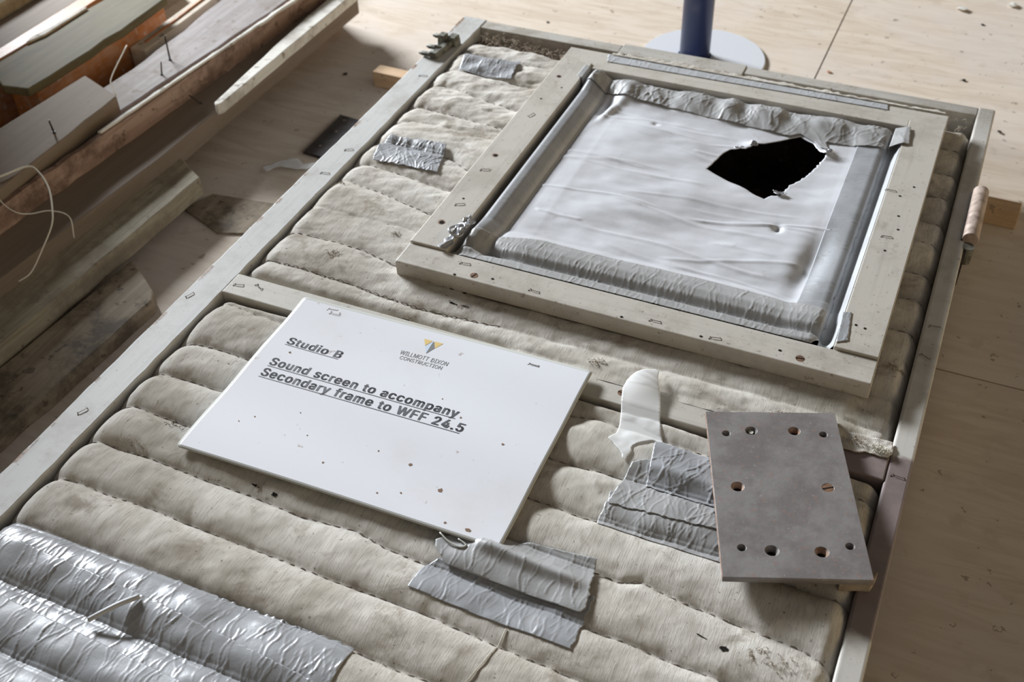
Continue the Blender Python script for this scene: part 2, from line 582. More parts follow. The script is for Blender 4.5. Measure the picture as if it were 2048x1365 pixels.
bm = bmesh.new()
G = 0.0011
floor_slab(bm, -2.2, 0.2, -2.4, 2.6)
floor_slab(bm, 0.2, 0.463 - G, -0.357 + G, 2.6)
floor_slab(bm, 0.463 + G, 2.0, -0.357 + G, 2.6)
floor_slab(bm, 0.2, 2.0, -2.4, -0.357 - G)
box(bm, -2.2, 2.0, -2.4, 2.6, ZF - 0.03, ZF - 0.018)
fl = bmobj('floor', bm, m_floor); fl['kind'] = 'structure'

# unseen low wall added on the left to shade the floor and pile
bm = bmesh.new()
box(bm, -1.12, -0.96, -2.4, -0.02, ZF, 0.43)
box(bm, -1.14, -0.94, -2.4, 0.0, 0.43, 0.455)
t = NT('shade_wall_plaster')
m_wall = t.done(t.mix(t.ramp(t.noise(12, 5), 0.4, 0.65), (0.34, 0.30, 0.25), (0.26, 0.22, 0.18)), 0.9, spec=0.1)
wl = bmobj('shade_wall_left', bm, m_wall); wl['kind'] = 'structure'

# ------------------------------------------------------------------ the sound screen
YN = -1.14           # near end of the screen, below the picture
WP = 0.7083
FL, FR = 0.035, 0.6888
ZB = -0.085          # underside of the screen
screen = thing('sound_screen', 'padded linen sound screen in a grey frame, the large panel under the sign', 'screen', (0.354, -0.57, ZB))

stile_l = bevel(poly_prism('stile', [(0, YN), (FL, YN), (FL, 0.003), (0, 0.003)], 0.0, -ZB, m_stile_l, screen, bw=0, jit=0.00035, step=0.014, seed=3), 0.0012)
stile_l['label'] = 'wide grey stile chipped along its outer edge'
bm = bmesh.new(); box(bm, FR, WP, YN, 0.003, ZB, 0)
stile_r = bevel(bmobj('stile', bm, m_stile_r, screen), 0.0024, 3)
stile_r['label'] = 'narrow stile with a mauve bare patch and grey paint'
bm = bmesh.new()
box(bm, FL, 0.2362, -0.0195, 0.001, ZB, -0.001)
box(bm, 0.2371, 0.404, -0.024, 0.0035, ZB, 0.0005)
box(bm, 0.4046, FR, -0.0175, 0.0015, ZB, -0.0005)
bevel(bmobj('rail', bm, m_rail_far, screen), 0.0012)
bm = bmesh.new(); box(bm, FL, FR, -0.637, -0.606, ZB, 0.0006)
rail_m = bevel(bmobj('rail', bm, m_rail, screen), 0.0012)
bm = bmesh.new(); box(bm, FL, FR, YN, YN + 0.035, ZB, -0.0004)
bevel(bmobj('rail', bm, m_rail_far, screen), 0.0012)
bm = bmesh.new(); box(bm, FL, FR, YN + 0.035, -0.0175, ZB, ZB + 0.008)
bmobj('back_board', bm, m_darkwood, screen)

# seams of the quilting: control points (x, y)
UPS = [
    [(0.03, -0.052), (0.20, -0.06), (0.66, -0.041), (0.69, -0.040)],
    [(0.04, -0.0925), (0.135, -0.0966), (0.66, -0.0998), (0.69, -0.0995)],
    [(0.03, -0.1420), (0.07, -0.1384), (0.11, -0.1415), (0.154, -0.1462), (0.66, -0.150), (0.69, -0.150)],
    [(0.03, -0.1955), (0.059, -0.1801), (0.084, -0.1841), (0.117, -0.1939), (0.167, -0.2019), (0.69, -0.1998)],
    [(0.035, -0.2439), (0.0566, -0.2367), (0.089, -0.2397), (0.12, -0.2416), (0.164, -0.2479), (0.69, -0.2495)],
    [(0.035, -0.2865), (0.064, -0.2743), (0.096, -0.2732), (0.137, -0.2778), (0.1656, -0.2774), (0.69, -0.292)],
    [(0.033, -0.3288), (0.1415, -0.3308), (0.168, -0.3438), (0.69, -0.3425)],
    [(0.035, -0.3814), (0.057, -0.3742), (0.092, -0.3783), (0.128, -0.3836), (0.165, -0.3896), (0.69, -0.385)],
    [(0.03, -0.4215), (0.0525, -0.4144), (0.093, -0.4211), (0.12, -0.4264), (0.145, -0.4326), (0.167, -0.4379), (0.69, -0.437)],
    [(0.03, -0.472), (0.10, -0.476), (0.69, -0.486)],
    [(0.03, -0.5255), (0.07, -0.5223), (0.106, -0.5223), (0.135, -0.5237), (0.1765, -0.5325), (0.30, -0.5438), (0.66, -0.5356), (0.69, -0.5356)],
    [(0.03, -0.5755), (0.054, -0.5725), (0.119, -0.5742), (0.1525, -0.5755), (0.189, -0.5812), (0.23, -0.5836), (0.263, -0.5825), (0.32, -0.579), (0.69, -0.578)],
    [(0.03, -0.609), (0.69, -0.612)],
]
UPD = [1, 0.8, 1, 1, 1, 0.55, 0.9, 1, 0.8, 0.22, 0.6, 0.62, 1]
LOS = [
    [(0.03, -0.630), (0.69, -0.630)],
    [(0.03, -0.6535), (0.06, -0.6497), (0.086, -0.6524), (0.11, -0.6545), (0.4255, -0.6646), (0.45, -0.6594), (0.5015, -0.6639), (0.69, -0.663)],
    [(0.03, -0.7170), (0.058, -0.7104), (0.09, -0.7094), (0.112, -0.7103), (0.4265, -0.7171), (0.485, -0.7154), (0.69, -0.716)],
    [(0.03, -0.7620), (0.049, -0.7566), (0.077, -0.754), (0.112, -0.7552), (0.43, -0.7643), (0.4865, -0.765), (0.587, -0.7628), (0.69, -0.768)],
    [(0.03, -0.8090), (0.056, -0.8009), (0.077, -0.8024), (0.505, -0.8128), (0.522, -0.8144), (0.539, -0.808), (0.566, -0.8131), (0.6137, -0.8159), (0.6627, -0.8192), (0.69, -0.828)],
    [(0.03, -0.8530), (0.055, -0.8484), (0.108, -0.848), (0.1575, -0.8498), (0.212, -0.8492), (0.2621, -0.8524), (0.31, -0.848), (0.339, -0.8533), (0.516, -0.8621), (0.558, -0.8631), (0.618, -0.8652), (0.69, -0.868)],
    [(0.03, -0.8985), (0.064, -0.8948), (0.142, -0.8941), (0.191, -0.8958), (0.315, -0.8961), (0.39, -0.8968), (0.455, -0.8998), (0.512, -0.9043), (0.69, -0.908)],
    [(0.03, -0.9495), (0.065, -0.9457), (0.13, -0.9451), (0.18, -0.9452), (0.364, -0.9446), (0.393, -0.9467), (0.69, -0.952)],
    [(0.03, -0.998), (0.69, -1.002)],
    [(0.03, -1.048), (0.69, -1.052)],
    [(0.03, -1.105), (0.69, -1.105)],
]
LOD = [1, 0.75, 0.9, 1, 0.9, 1, 1, 1, 1, 1, 1]


def seam_y(ctrl, x):
    c = np.array(ctrl)
    return np.interp(x, c[:, 0], c[:, 1]) + 0.0012 * vn(x * 40, x * 0 + c[0, 1] * 97, 5)


def quilt(x, y, seams, depth):
    """height of the stuffed rolls between the seams"""
    x = np.asarray(x, float); y = np.asarray(y, float)
    S = np.stack([seam_y(s, x) for s in seams])
    n = len(seams)
    k = np.clip((S > y).sum(0) - 1, 0, n - 2)
    a = np.take_along_axis(S, k[None], 0)[0]; b = np.take_along_axis(S, k[None] + 1, 0)[0]
    t = np.clip((a - y) / np.maximum(a - b, 1e-4), 0, 1)
    w = a - b
    D = np.array(depth)
    d = D[k] * (1 - sst(0, 1, t)) + D[k + 1] * sst(0, 1, t)
    bump = np.clip(1 - np.abs(2 * t - 1) ** 2.2, 0, 1) ** 0.68
    amp = 0.0078 * np.clip(w / 0.048, 0.4, 1.25)
    lum = 1 + 0.35 * fbm(x, y, 18, 9, 2)
    return amp * (lum * (1 - (1 - bump) * d)) - 0.0050


def fabric_up(x, y):
    z = quilt(x, y, UPS, UPD)
    dl = x - FL; dr = FR - x
    z = z - 0.013 * np.clip(1 - dl / 0.02, 0, 1) ** 2
    z = z - 0.016 * np.clip(1 - dr / 0.013, 0, 1) ** 2
    # the strip beside the window boards sits lower
    z = z - 0.004 * sst(0.64, 0.66, x)
    df = -0.05 - y
    z = z - 0.018 * np.clip(1 - df / 0.02, 0, 1) ** 2
    over = sst(0.30, 0.42, x)
    dn = y + 0.606 + 0.0085 * over
    z = z - 0.010 * np.clip(1 - dn / 0.014, 0, 1) ** 2 * (1 - 0.6 * over)
    z = z + 0.003 * sst(0.3, 0.6, x) * np.exp(-((y + 0.594) / 0.018) ** 2) * sst(0.69, 0.672, x)
    z = np.where((y < -0.604) & (over > 0), np.maximum(z, 0.0006 * over + -0.003 * (1 - over)), z)
    # creases pulled by the tapes
    wr = fbm(x * 0.6 + y * 0.9, y * 1.8 - x * 0.9, 45, 20, 3)
    z = z + 0.0032 * wr * (0.35 + 0.65 * sst(-0.36, -0.2, y)) + 0.0010 * fbm(x, y, 80, 30, 2)
    dome = np.exp(-(((x - 0.125) / 0.035) ** 2 + ((y + 0.468) / 0.022) ** 2))
    z = z + 0.003 * dome
    return z


def fabric_lo(x, y):
    z = quilt(x, y, LOS, LOD)
    dl = x - FL; dr = FR - x
    z = z - 0.013 * np.clip(1 - dl / 0.02, 0, 1) ** 2
    z = z - 0.011 * np.clip(1 - dr / 0.014, 0, 1) ** 2
    dn = -0.637 - y
    z = z - 0.012 * np.clip(1 - dn / 0.012, 0, 1) ** 2
    z = z + 0.0022 * fbm(x, y * 1.3, 26, 40, 3) + 0.0009 * fbm(x, y, 85, 50, 2)
    return z


def ground(x, y):
    """top of whatever of the screen is there"""
    x = np.asarray(x, float); y = np.asarray(y, float)
    z = np.where(y > -0.6215, fabric_up(x, np.maximum(y, -0.613)), fabric_lo(x, np.minimum(y, -0.637)))
    rail = (y > -0.637) & (y < -0.606)
    z = np.where(rail, np.maximum(-0.0003, np.where(y > -0.612, z, -1)), z)
    return z


def grid(name, x0, x1, y0, y1, res, zf, m, parent, cut=None):
    nx = int((x1 - x0) / res) + 1; ny = int((y1 - y0) / res) + 1
    X, Y = np.meshgrid(np.linspace(x0, x1, nx), np.linspace(y0, y1, ny), indexing='ij')
    idx = np.arange(nx * ny).reshape(nx, ny)
    F = np.stack([idx[:-1, :-1], idx[1:, :-1], idx[1:, 1:], idx[:-1, 1:]], -1)
    k = np.ones(F.shape[:2], bool)
    if cut is not None:
        k = ~cut((X[:-1, :-1] + X[1:, 1:]) / 2, (Y[:-1, :-1] + Y[1:, 1:]) / 2)
    F = F[k]
    used = np.bincount(F.ravel(), minlength=nx * ny) > 0
    rm = np.cumsum(used) - 1
    x, y = X.ravel()[used], Y.ravel()[used]
    return mesh(name, np.stack([x, y, zf(x, y)], -1), rm[F], m, parent, True)


def torn_far(x, y):
    edge = -0.052 - 0.022 * sst(0.05, 0.17, x) * (1 - sst(0.2, 0.26, x)) + 0.004 * vn(x * 90, x * 0 + 3, 8)
    return y > edge


pad_u = grid('quilted_pad', FL + 0.0004, FR - 0.0004, -0.6140, -0.045, 0.0018, fabric_up, m_linen, screen,
             lambda x, y: ((x > 0.243) & (x < 0.606) & (y > -0.505) & (y < -0.122)) | torn_far(x, y) | (y < -0.6055 - 0.0085 * sst(0.30, 0.42, x)))
pad_l = grid('quilted_pad', FL + 0.0004, FR - 0.0004, YN + 0.036, -0.6375, 0.0018, fabric_lo, m_linen, screen)


# stitching along the seams: one thread per run, dipping under the cloth between stitches
def stitches(seams, zf, parent, spans, skip=()):
    for i, sm_ in enumerate(seams):
        if i in skip:
            continue
        for a, b in spans(i):
            xs = np.arange(a, b, 0.0016)
            ys = seam_y(sm_, xs)
            per = 0.0105 + 0.001 * math.sin(i * 3.1)
            zs = zf(xs, ys) + 0.0007 + 0.0008 * np.sin(xs * 2 * math.pi / per + i) + 0.0004 * vn(xs * 300, xs * 0 + i, 2)
            bm = bmesh.new()
            tube(bm, list(zip(xs, ys + 0.0004 * np.sin(xs * 700), zs)), 0.0005, 5)
            bmobj('seam_thread', bm, m_thread, parent)


stitches(UPS, fabric_up, pad_u,
         lambda i: [(0.04, 0.186), (0.662, 0.684)] if i < 10 else ([(0.042, 0.30)] if i == 10 else [(0.04, 0.318)]), skip=(0, 9, 12))
stitches(LOS, fabric_lo, pad_l,
         lambda i: [(0.04, 0.684)] if i < 7 else [(0.365, 0.684)], skip=(0, 8, 9, 10))


# frayed holes and torn threads
def fray(name, cx, cy, rx, ry, n, m, parent, zf, seed=0, r=0.00035, lift=0.002):
    rr = np.random.default_rng(seed)
    bm = bmesh.new()
    for k in range(int(n * 0.6)):
        a = rr.uniform(0, 6.28); q = rr.uniform(0, 1) ** 0.5
        x, y = cx + rx * q * math.cos(a), cy + ry * q * math.sin(a)
        d = rr.uniform(0, 6.28); L = rr.uniform(0.0015, 0.0045)
        pts = []
        for s in np.linspace(0, 1, 5):
            px = x + L * s * math.cos(d + 1.5 * s); py = y + L * s * math.sin(d + 1.5 * s)
            pts.append((px, py, float(zf(np.array([px]), np.array([py]))[0]) + 0.0002 + lift * math.sin(s * 2.6) * rr.uniform(0.3, 1)))
        tube(bm, pts, r * 0.75, 4)
    return bmobj(name, bm, m, parent)


def tear(cx, cy, L, w, ang, parent, zf, seed):
    rr = np.random.default_rng(seed)
    pts = []
    N = 14
    for k in range(N):
        a = 2 * math.pi * k / N
        q = rr.uniform(0.6, 1.15)
        dx, dy = L / 2 * math.cos(a) * q, w / 2 * math.sin(a) * q
        pts.append((cx + dx * math.cos(ang) - dy * math.sin(ang), cy + dx * math.sin(ang) + dy * math.cos(ang)))
    return patch('tear', pts, lambda x, y: zf(x, y) + 0.0003, 0.0006, m_tear, parent)


for k, (x, y, L, w, an) in enumerate([(0.2507, -0.5482, 0.006, 0.003, 0), (0.2646, -0.5490, 0.005, 0.003, 0.3), (0.2610, -0.5682, 0.012, 0.0028, -0.1),
                                      (0.2735, -0.5672, 0.010, 0.0016, 0.1), (0.2240, -0.6017, 0.012, 0.0025, 0)]):
    tear(x, y, L, w, an, pad_u, fabric_up, k)
for k, (x, y, L, w, an) in enumerate([(0.2110, -0.8406, 0.010, 0.0024, -0.1), (0.2303, -0.8430, 0.006, 0.0035, 0.0), (0.6125, -0.8434, 0.0075, 0.005, 0.2), (0.594, -0.8395, 0.011, 0.0013, -0.2)]):
    tear(x, y, L, w, an, pad_l, fabric_lo, 20 + k)
fray('frayed_patch', 0.046, -0.4255, 0.010, 0.004, 45, m_fray, pad_u, fabric_up, 1)
fray('frayed_patch', 0.6735, -0.4985, 0.011, 0.004, 60, m_fray, pad_u, fabric_up, 2)
fray('frayed_patch', 0.6000, -0.5975, 0.016, 0.004, 45, m_fray, pad_u, fabric_up, 3)
fray('frayed_patch', 0.2255, -0.6010, 0.010, 0.003, 26, m_fray, pad_u, fabric_up, 4)
fray('frayed_patch', 0.2660, -0.5673, 0.012, 0.0022, 12, m_fray, pad_u, fabric_up, 5)
fray('frayed_patch', 0.4192, -0.5933, 0.008, 0.005, 26, m_fray, pad_u, fabric_up, 6)
fray('frayed_patch', 0.0830, -0.8440, 0.016, 0.008, 45, m_fray, pad_l, fabric_lo, 7)
fray('frayed_patch', 0.2200, -0.8416, 0.010, 0.0015, 9, m_fray, pad_l, fabric_lo, 8)
fray('frayed_patch', 0.6460, -0.8390, 0.018, 0.008, 40, m_fray, pad_l, fabric_lo, 9)
fray('frayed_patch', 0.110, -0.545, 0.008, 0.004, 26, m_fray, pad_u, fabric_up, 10)
fray('frayed_patch', 0.155, -0.489, 0.006, 0.003, 16, m_fray, pad_u, fabric_up, 11)
fray('frayed_patch', 0.1, -0.8065, 0.012, 0.004, 14, m_thread, pad_l, fabric_lo, 12)

# brown stuffing showing along the far rail
xs = np.linspace(FL + 0.001, FR - 0.001, 330)
ys = np.linspace(-0.085, -0.0165, 36)
X, Y = np.meshgrid(xs, ys, indexing='ij')
Z = -0.014 + 0.012 * fbm(X, Y, 140, 14, 3) - 0.012 * sst(0.2, 0.3, X) - 0.012 * sst(-0.04, -0.018, Y)
idx = np.arange(X.size).reshape(X.shape)
stuffing = mesh('stuffing', np.stack([X.ravel(), Y.ravel(), Z.ravel()], -1),
                np.stack([idx[:-1, :-1], idx[1:, :-1], idx[1:, 1:], idx[:-1, 1:]], -1).reshape(-1, 4), m_stuff, screen, True)
stuffing['label'] = 'brown fibrous stuffing showing along the far rail'


def zst(x, y):
    return np.full(np.shape(x), -0.009)


bm = bmesh.new()
rr = np.random.default_rng(5)
for k in range(420):
    x = rr.uniform(0.045, 0.25) if k < 330 else rr.uniform(0.25, 0.68)
    yc = -0.036 - 0.016 * sst(0.05, 0.17, np.array(x)) if x < 0.2 else -0.04
    p = np.array([x, yc + rr.normal(0, 0.008), -0.010 + rr.uniform(0, 0.007)])
    if p[1] > -0.0235:
        p[1] = -0.0235 - rr.uniform(0, 0.01)
    d = rr.uniform(0, 6.28); L = rr.uniform(0.003, 0.007)
    tube(bm, [p + np.array([L * s * math.cos(d + 2 * s), 0.5 * L * s * math.sin(d + 2 * s), 0.003 * math.sin(3 * s)]) for s in np.linspace(0, 1, 4)], 0.0004, 4)
fl_ = bmobj('stuffing_fibres', bm, m_fray, stuffing)
fl_['kind'] = 'stuff'

# ------------------------------------------------------------------ window boards on the screen
ZT = 0.020
near_b = bevel(poly_prism('window_board', [(0.1874, -0.5482), (0.6592, -0.5482), (0.6592, -0.5155), (0.1874, -0.5155)], 0.0192, 0.0185, m_board_x, screen, bw=0), 0.0012)
near_b['label'] = 'near cross board of the window surround'
left_b = bevel(poly_prism('window_board', [(0.1876, -0.5152), (0.2295, -0.5152), (0.2295, -0.0995), (0.1882, -0.0995)], 0.0218, 0.019, m_board_y, screen, bw=0), 0.0010)
right_b = bevel(poly_prism('window_board', [(0.6188, -0.5150), (0.6590, -0.5150), (0.6590, -0.0965), (0.6188, -0.0965)], 0.0222, 0.019, m_board_y, screen, bw=0), 0.0010)
far_b = bevel(poly_prism('window_board', [(0.1874, -0.0985), (0.2300, -0.0985), (0.2300, -0.1090), (0.6185, -0.1090), (0.6185, -0.0960), (0.6592, -0.0960), (0.6592, -0.0653), (0.1874, -0.0653)], 0.0200, 0.018, m_board_x, screen, bw=0), 0.0010)
far_b['label'] = 'far cross board of the window surround'

# cavity under the window: dark side walls, part of the screen
bm = bmesh.new()
for x0, x1, y0, y1 in ((0.232, 0.238, -0.512, -0.113), (0.611, 0.617, -0.512, -0.113), (0.238, 0.611, -0.512, -0.506), (0.238, 0.611, -0.119, -0.113)):
    box(bm, x0, x1, y0, y1, ZB + 0.008, -0.012)
bmobj('cavity_lining', bm, m_darkwood, screen)
bm = bmesh.new(); box(bm, 0.40, 0.60, -0.245, -0.225, ZB + 0.008, ZB + 0.03)
bmobj('cavity_batten', bm, m_darkwood, screen)

X0, X1, Y0, Y1 = 0.2297, 0.6187, -0.5154, -0.1092


def pl(d, pts):
    p = np.array(pts)
    return np.interp(d, p[:, 0], p[:, 1])


def sm(d, pts):
    """smooth profile through the points"""
    dd = np.asarray(d)
    acc = 0
    for o in (-0.0016, -0.0008, 0, 0.0008, 0.0016):
        acc = acc + pl(dd + o, pts)
    return acc / 5


ZM = 0.0125
PL = [(0, 0.003), (0.003, 0.007), (0.008, 0.0165), (0.0125, 0.0200), (0.020, 0.0190), (0.030, 0.0130), (0.036, 0.0078), (0.040, 0.0100), (0.065, 0.0125)]
PR = [(0, 0.0215), (0.0008, 0.0205), (0.005, 0.009), (0.0085, 0.0055), (0.0125, 0.0055), (0.0155, 0.0125), (0.022, 0.0150), (0.034, 0.0140), (0.052, 0.0125)]
PN = [(0, 0.0180), (0.012, 0.0170), (0.0165, 0.0110), (0.020, 0.0110), (0.026, 0.0170), (0.036, 0.0195), (0.048, 0.0180), (0.068, 0.0125)]
PF = [(0, 0.0050), (0.005, 0.0110), (0.012, 0.0180), (0.026, 0.0190), (0.040, 0.0160), (0.056, 0.0125)]


def inner(x, y):
    x = np.asarray(x, float); y = np.asarray(y, float)
    dl, dr, dn, df = x - X0, X1 - x, y - Y0, Y1 - y
    fade = sst(0, 0.03, dn) * sst(0.0, 0.02, df)
    z = ZM + (sm(dl, PL) - ZM) * sst(0.004, 0.02, dn) + (sm(dr, PR) - ZM) * sst(0.0, 0.004, dn) + (sm(dn, PN) - ZM) * sst(0.004, 0.016, dl) * sst(0.0, 0.012, dr)
    ripple = 1 + 1.0 * vn(x * 55, x * 0, 15)
    z = z + (sm(df, PF) - ZM) * ripple * sst(0.002, 0.016, dl) * sst(0.0, 0.012, dr)
    # slack foil
    s = sst(0.03, 0.08, np.minimum(np.minimum(dl, dr), np.minimum(dn, df)))
    z = z - 0.003 * s + s * (0.0052 * fbm(x * 0.55, y, 16, 33, 3) + 0.0014 * fbm(x * 0.5, y, 60, 36, 2))
    z = z - 0.008 * np.exp(-(((x - 0.572) / 0.014) ** 2 + ((y + 0.395 - 1.3 * (x - 0.572)) / 0.05) ** 2))
    z = z - 0.0040 * np.exp(-(((x - 0.527) / 0.005) ** 2 + ((y + 0.343) / 0.006) ** 2))
    z = z - 0.0022 * np.exp(-(((x - 0.344) / 0.004) ** 2 + ((y + 0.193) / 0.004) ** 2))
    z = z + 0.004 * np.exp(-(((x - 0.287 - 0.25 * (y + 0.17)) / 0.006) ** 2 + ((y + 0.185) / 0.03) ** 2)) - 0.004 * np.exp(-(((x - 0.276) / 0.005) ** 2 + ((y + 0.18) / 0.028) ** 2))
    z = z + 0.005 * np.exp(-(((x - 0.33) / 0.05) ** 2 + ((y + 0.205) / 0.022) ** 2)) * s
    # lips of the hole curl
    z = z + 0.004 * np.exp(-(((x - 0.462) / 0.01) ** 2 + ((y + 0.196) / 0.008) ** 2)) + 0.004 * np.exp(-(((x - 0.546) / 0.008) ** 2 + ((y + 0.186) / 0.008) ** 2))
    return z


HOLE = [(0.4264, -0.2593), (0.4347, -0.2223), (0.4413, -0.2116), (0.4616, -0.2026), (0.4661, -0.1927), (0.4993, -0.168), (0.5085, -0.1621), (0.5258, -0.1706),
        (0.5344, -0.1834), (0.5444, -0.1897), (0.5357, -0.2254), (0.5284, -0.2434), (0.5209, -0.2549), (0.5148, -0.2762), (0.515, -0.2814), (0.5061, -0.2859),
        (0.5008, -0.2962), (0.4882, -0.2909), (0.4801, -0.2857), (0.4536, -0.2727)]
HOLE = [(0.4264 + (x - 0.4264) * 1.0, y) for x, y in HOLE]
hole_r = rag(HOLE, 0.0006, 0.003, 4, edges=[2, 3, 8, 9, 10, 11, 12, 13, 14, 15, 16])
def ridges(ax, n, lo, hi, vlo, vhi, amp=0.0007, wid=0.0007, seed=0, lean=0.15, wob=(0.0012, 260)):
    """creases running across a tape; ax gives (along, across) from x, y"""
    rr = np.random.default_rng(seed)
    R = [(rr.uniform(lo, hi), rr.uniform(vlo, vhi), rr.uniform(0.12, 0.5) * (vhi - vlo), rr.normal(0, lean), rr.uniform(0.25, 0.8) * amp, rr.uniform(0.7, 1.4) * wid, rr.uniform(0, 9)) for _ in range(n)]

    def f(x, y):
        u, v = ax(x, y)
        z = np.zeros(np.shape(u))
        for u0, v0, L, k, a, w, ph in R:
            near = np.abs(u - u0) < 0.012 + abs(k) * 0.25
            uu, vv = u[near], v[near]
            d = uu - u0 - k * (vv - v0) - wob[0] * np.sin((vv - v0) * wob[1] + ph)
            z[near] += a * np.exp(-(d / w) ** 2) * sst(L, L * 0.75, np.abs(vv - v0))
        return z
    return f


AX_X = lambda x, y: (x, y)
AX_Y = lambda x, y: (y, x)

crf = ridges(AX_Y, 22, Y0 + 0.06, Y1 - 0.07, X0 + 0.07, X1 - 0.08, 0.0013, 0.0022, 79, 0.16, (0.003, 40))
membrane = patch('foil_membrane', [(X0 + 0.034, Y0 + 0.04), (X1 - 0.04, Y0 + 0.04), (X1 - 0.04, Y1 - 0.04), (X0 + 0.034, Y1 - 0.04)], lambda x, y: inner(x, y) + crf(x, y), 0.0014, m_membrane, screen, hole=hole_r, thick=0.0003)
membrane['label'] = 'pale grey foil sheet with a torn hole'


# tapes round the foil
rf = ridges(AX_Y, 60, Y0, Y1, X0 + 0.01, X0 + 0.034, 0.0004, 0.0006, 1)
tl = patch('tape_strip', [(X0 - 0.0002, Y0 + 0.022), (X0 + 0.0365, Y0 + 0.034), (X0 + 0.0365, Y1 - 0.02), (X0 - 0.0002, Y1 - 0.004)],
           lambda x, y: inner(x, y) + 0.0006 + rf(x, y) * sst(0.004, 0.012, x - X0), 0.0011, m_tape_shine, screen, thick=0.0002)
tl['label'] = 'shiny tape rolled along the window edge'
rf = ridges(AX_Y, 80, Y0, Y1, X1 - 0.046, X1 - 0.014, 0.0004, 0.0006, 2)
tr_ = patch('tape_strip', rag([(X1 - 0.046, Y0 + 0.02), (X1 - 0.0135, Y0 + 0.02), (X1 - 0.0135, Y1 - 0.022), (X1 - 0.046, Y1 - 0.022)], 0.0005, 0.006, 3, edges=[1]),
            lambda x, y: inner(x, y) + 0.0007 + rf(x, y), 0.0011, m_tape, screen, thick=0.0002)
rf = ridges(AX_Y, 50, Y0, Y1, X1 - 0.012, X1 - 0.001, 0.0003, 0.0006, 3)
tr2 = patch('tape_strip', [(X1 - 0.0145, Y0 + 0.004), (X1 - 0.0003, Y0 + 0.003), (X1 - 0.0003, Y1 - 0.012), (X1 - 0.0145, Y1 - 0.02)],
            lambda x, y: inner(x, y) + 0.0004 + rf(x, y), 0.0009, m_tape_white, screen, thick=0.0002)
rf = ridges(AX_X, 230, X0, X1, Y0, Y0 + 0.058, 0.00045, 0.0006, 4)
tn = patch('tape_strip', [(X0 + 0.002, Y0 + 0.0005), (X1 - 0.02, Y0 + 0.0005), (X1 - 0.014, Y0 + 0.010), (X1 - 0.015, Y0 + 0.05), (X1 - 0.05, Y0 + 0.057), (X0 + 0.08, Y0 + 0.057), (X0 + 0.004, Y0 + 0.036)],
           lambda x, y: inner(x, y) + 0.0012 + rf(x, y), 0.0010, m_tape_dull, screen, thick=0.0002)
rf = ridges(AX_X, 200, X0, X1, Y1 - 0.05, Y1 - 0.004, 0.0007, 0.0009, 5, 0.5)
far_poly = [(X0 - 0.006, Y1 - 0.0015), (X0 + 0.02, Y1 - 0.001), (X1 - 0.22, Y1 - 0.003), (X1 - 0.12, Y1 - 0.004), (X1 - 0.02, Y1 - 0.008), (X1 + 0.004, Y1 - 0.006), (X1 + 0.008, Y1 - 0.042),
            (X1 - 0.02, Y1 - 0.050), (X1 - 0.08, Y1 - 0.056), (0.545, -0.180), (0.5344, -0.1775), (0.5258, -0.168), (0.5085, -0.1595), (0.497, -0.166), (0.46, -0.163), (0.40, -0.160), (0.32, -0.155), (X0 + 0.03, Y1 - 0.040), (X0 - 0.006, Y1 - 0.030)]
tf = patch('tape_strip', far_poly,
           lambda x, y: np.where(x > X1 - 0.012, np.maximum(inner(x, y), 0.0228 - 0.4 * np.maximum(X1 - x, 0)), np.where(x < X0 + 0.002, np.maximum(inner(x, y), 0.022), inner(x, y))) + 0.0016 + rf(x, y) + 0.0022 * fbm(x * 1.4 + y, y * 0.5, 38, 44, 2) * sst(0, 0.01, Y1 - y), 0.0011, m_tape_dull, screen, thick=0.0002)
tf['label'] = 'wrinkled tape along the far edge, torn at the hole'

# corner bits
rf = ridges(AX_X, 12, 0.61, 0.64, -0.52, -0.46, 0.0004, 0.0006, 6)
patch('tape_scrap', [(0.6170, -0.4650), (0.6245, -0.4625), (0.6290, -0.5030), (0.6195, -0.5095)], lambda x, y: 0.0226 + rf(x, y), 0.001, m_tape, screen, thick=0.0003)
rf = ridges(AX_X, 30, X0 - 0.012, X0 + 0.014, -0.516, -0.46, 0.002, 0.0016, 7, 0.6)
patch('tape_scrap', rag([(0.2185, -0.5150), (0.2300, -0.5165), (0.2330, -0.4930), (0.2372, -0.4620), (0.2260, -0.4560), (0.2240, -0.4900)], 0.0008, 0.004, 9),
      lambda x, y: 0.0228 + rf(x, y) + 0.004 * np.exp(-((y + 0.486) / 0.006) ** 2), 0.0009, m_tape_shine, screen, thick=0.0003)
bm = bmesh.new()
tube(bm, [(0.2275 + 0.008 * math.cos(a) * 1.0, -0.486 + 0.010 * math.sin(a), 0.0265 + 0.002 * math.sin(a * 2)) for a in np.linspace(0.3, 6.0, 26)], 0.0016, 6)
bmobj('tape_knot', bm, m_tape_shine, screen, True)
rf = ridges(AX_X, 80, 0.22, 0.6, -0.089, -0.065, 0.0005, 0.0007, 8)
t3 = patch('tape_strip', rag([(0.2405, -0.0685), (0.5900, -0.0660), (0.5915, -0.0800), (0.2440, -0.0870)], 0.0005, 0.004, 13, edges=[0, 1, 3]),
           lambda x, y: 0.0205 + rf(x, y), 0.0010, m_tape_white, screen, thick=0.0003)
# torn linen edge lying over the far board
patch('linen_edge', rag([(0.245, -0.0655), (0.30, -0.060), (0.42, -0.0630), (0.655, -0.0640), (0.655, -0.0670), (0.42, -0.0695), (0.245, -0.0695)], 0.0018, 0.005, 21, edges=[0, 1, 2]),
      lambda x, y: 0.0212 + 0.0008 * vn(x * 200, y * 200, 3), 0.0012, m_linen, screen, thick=0.0006)

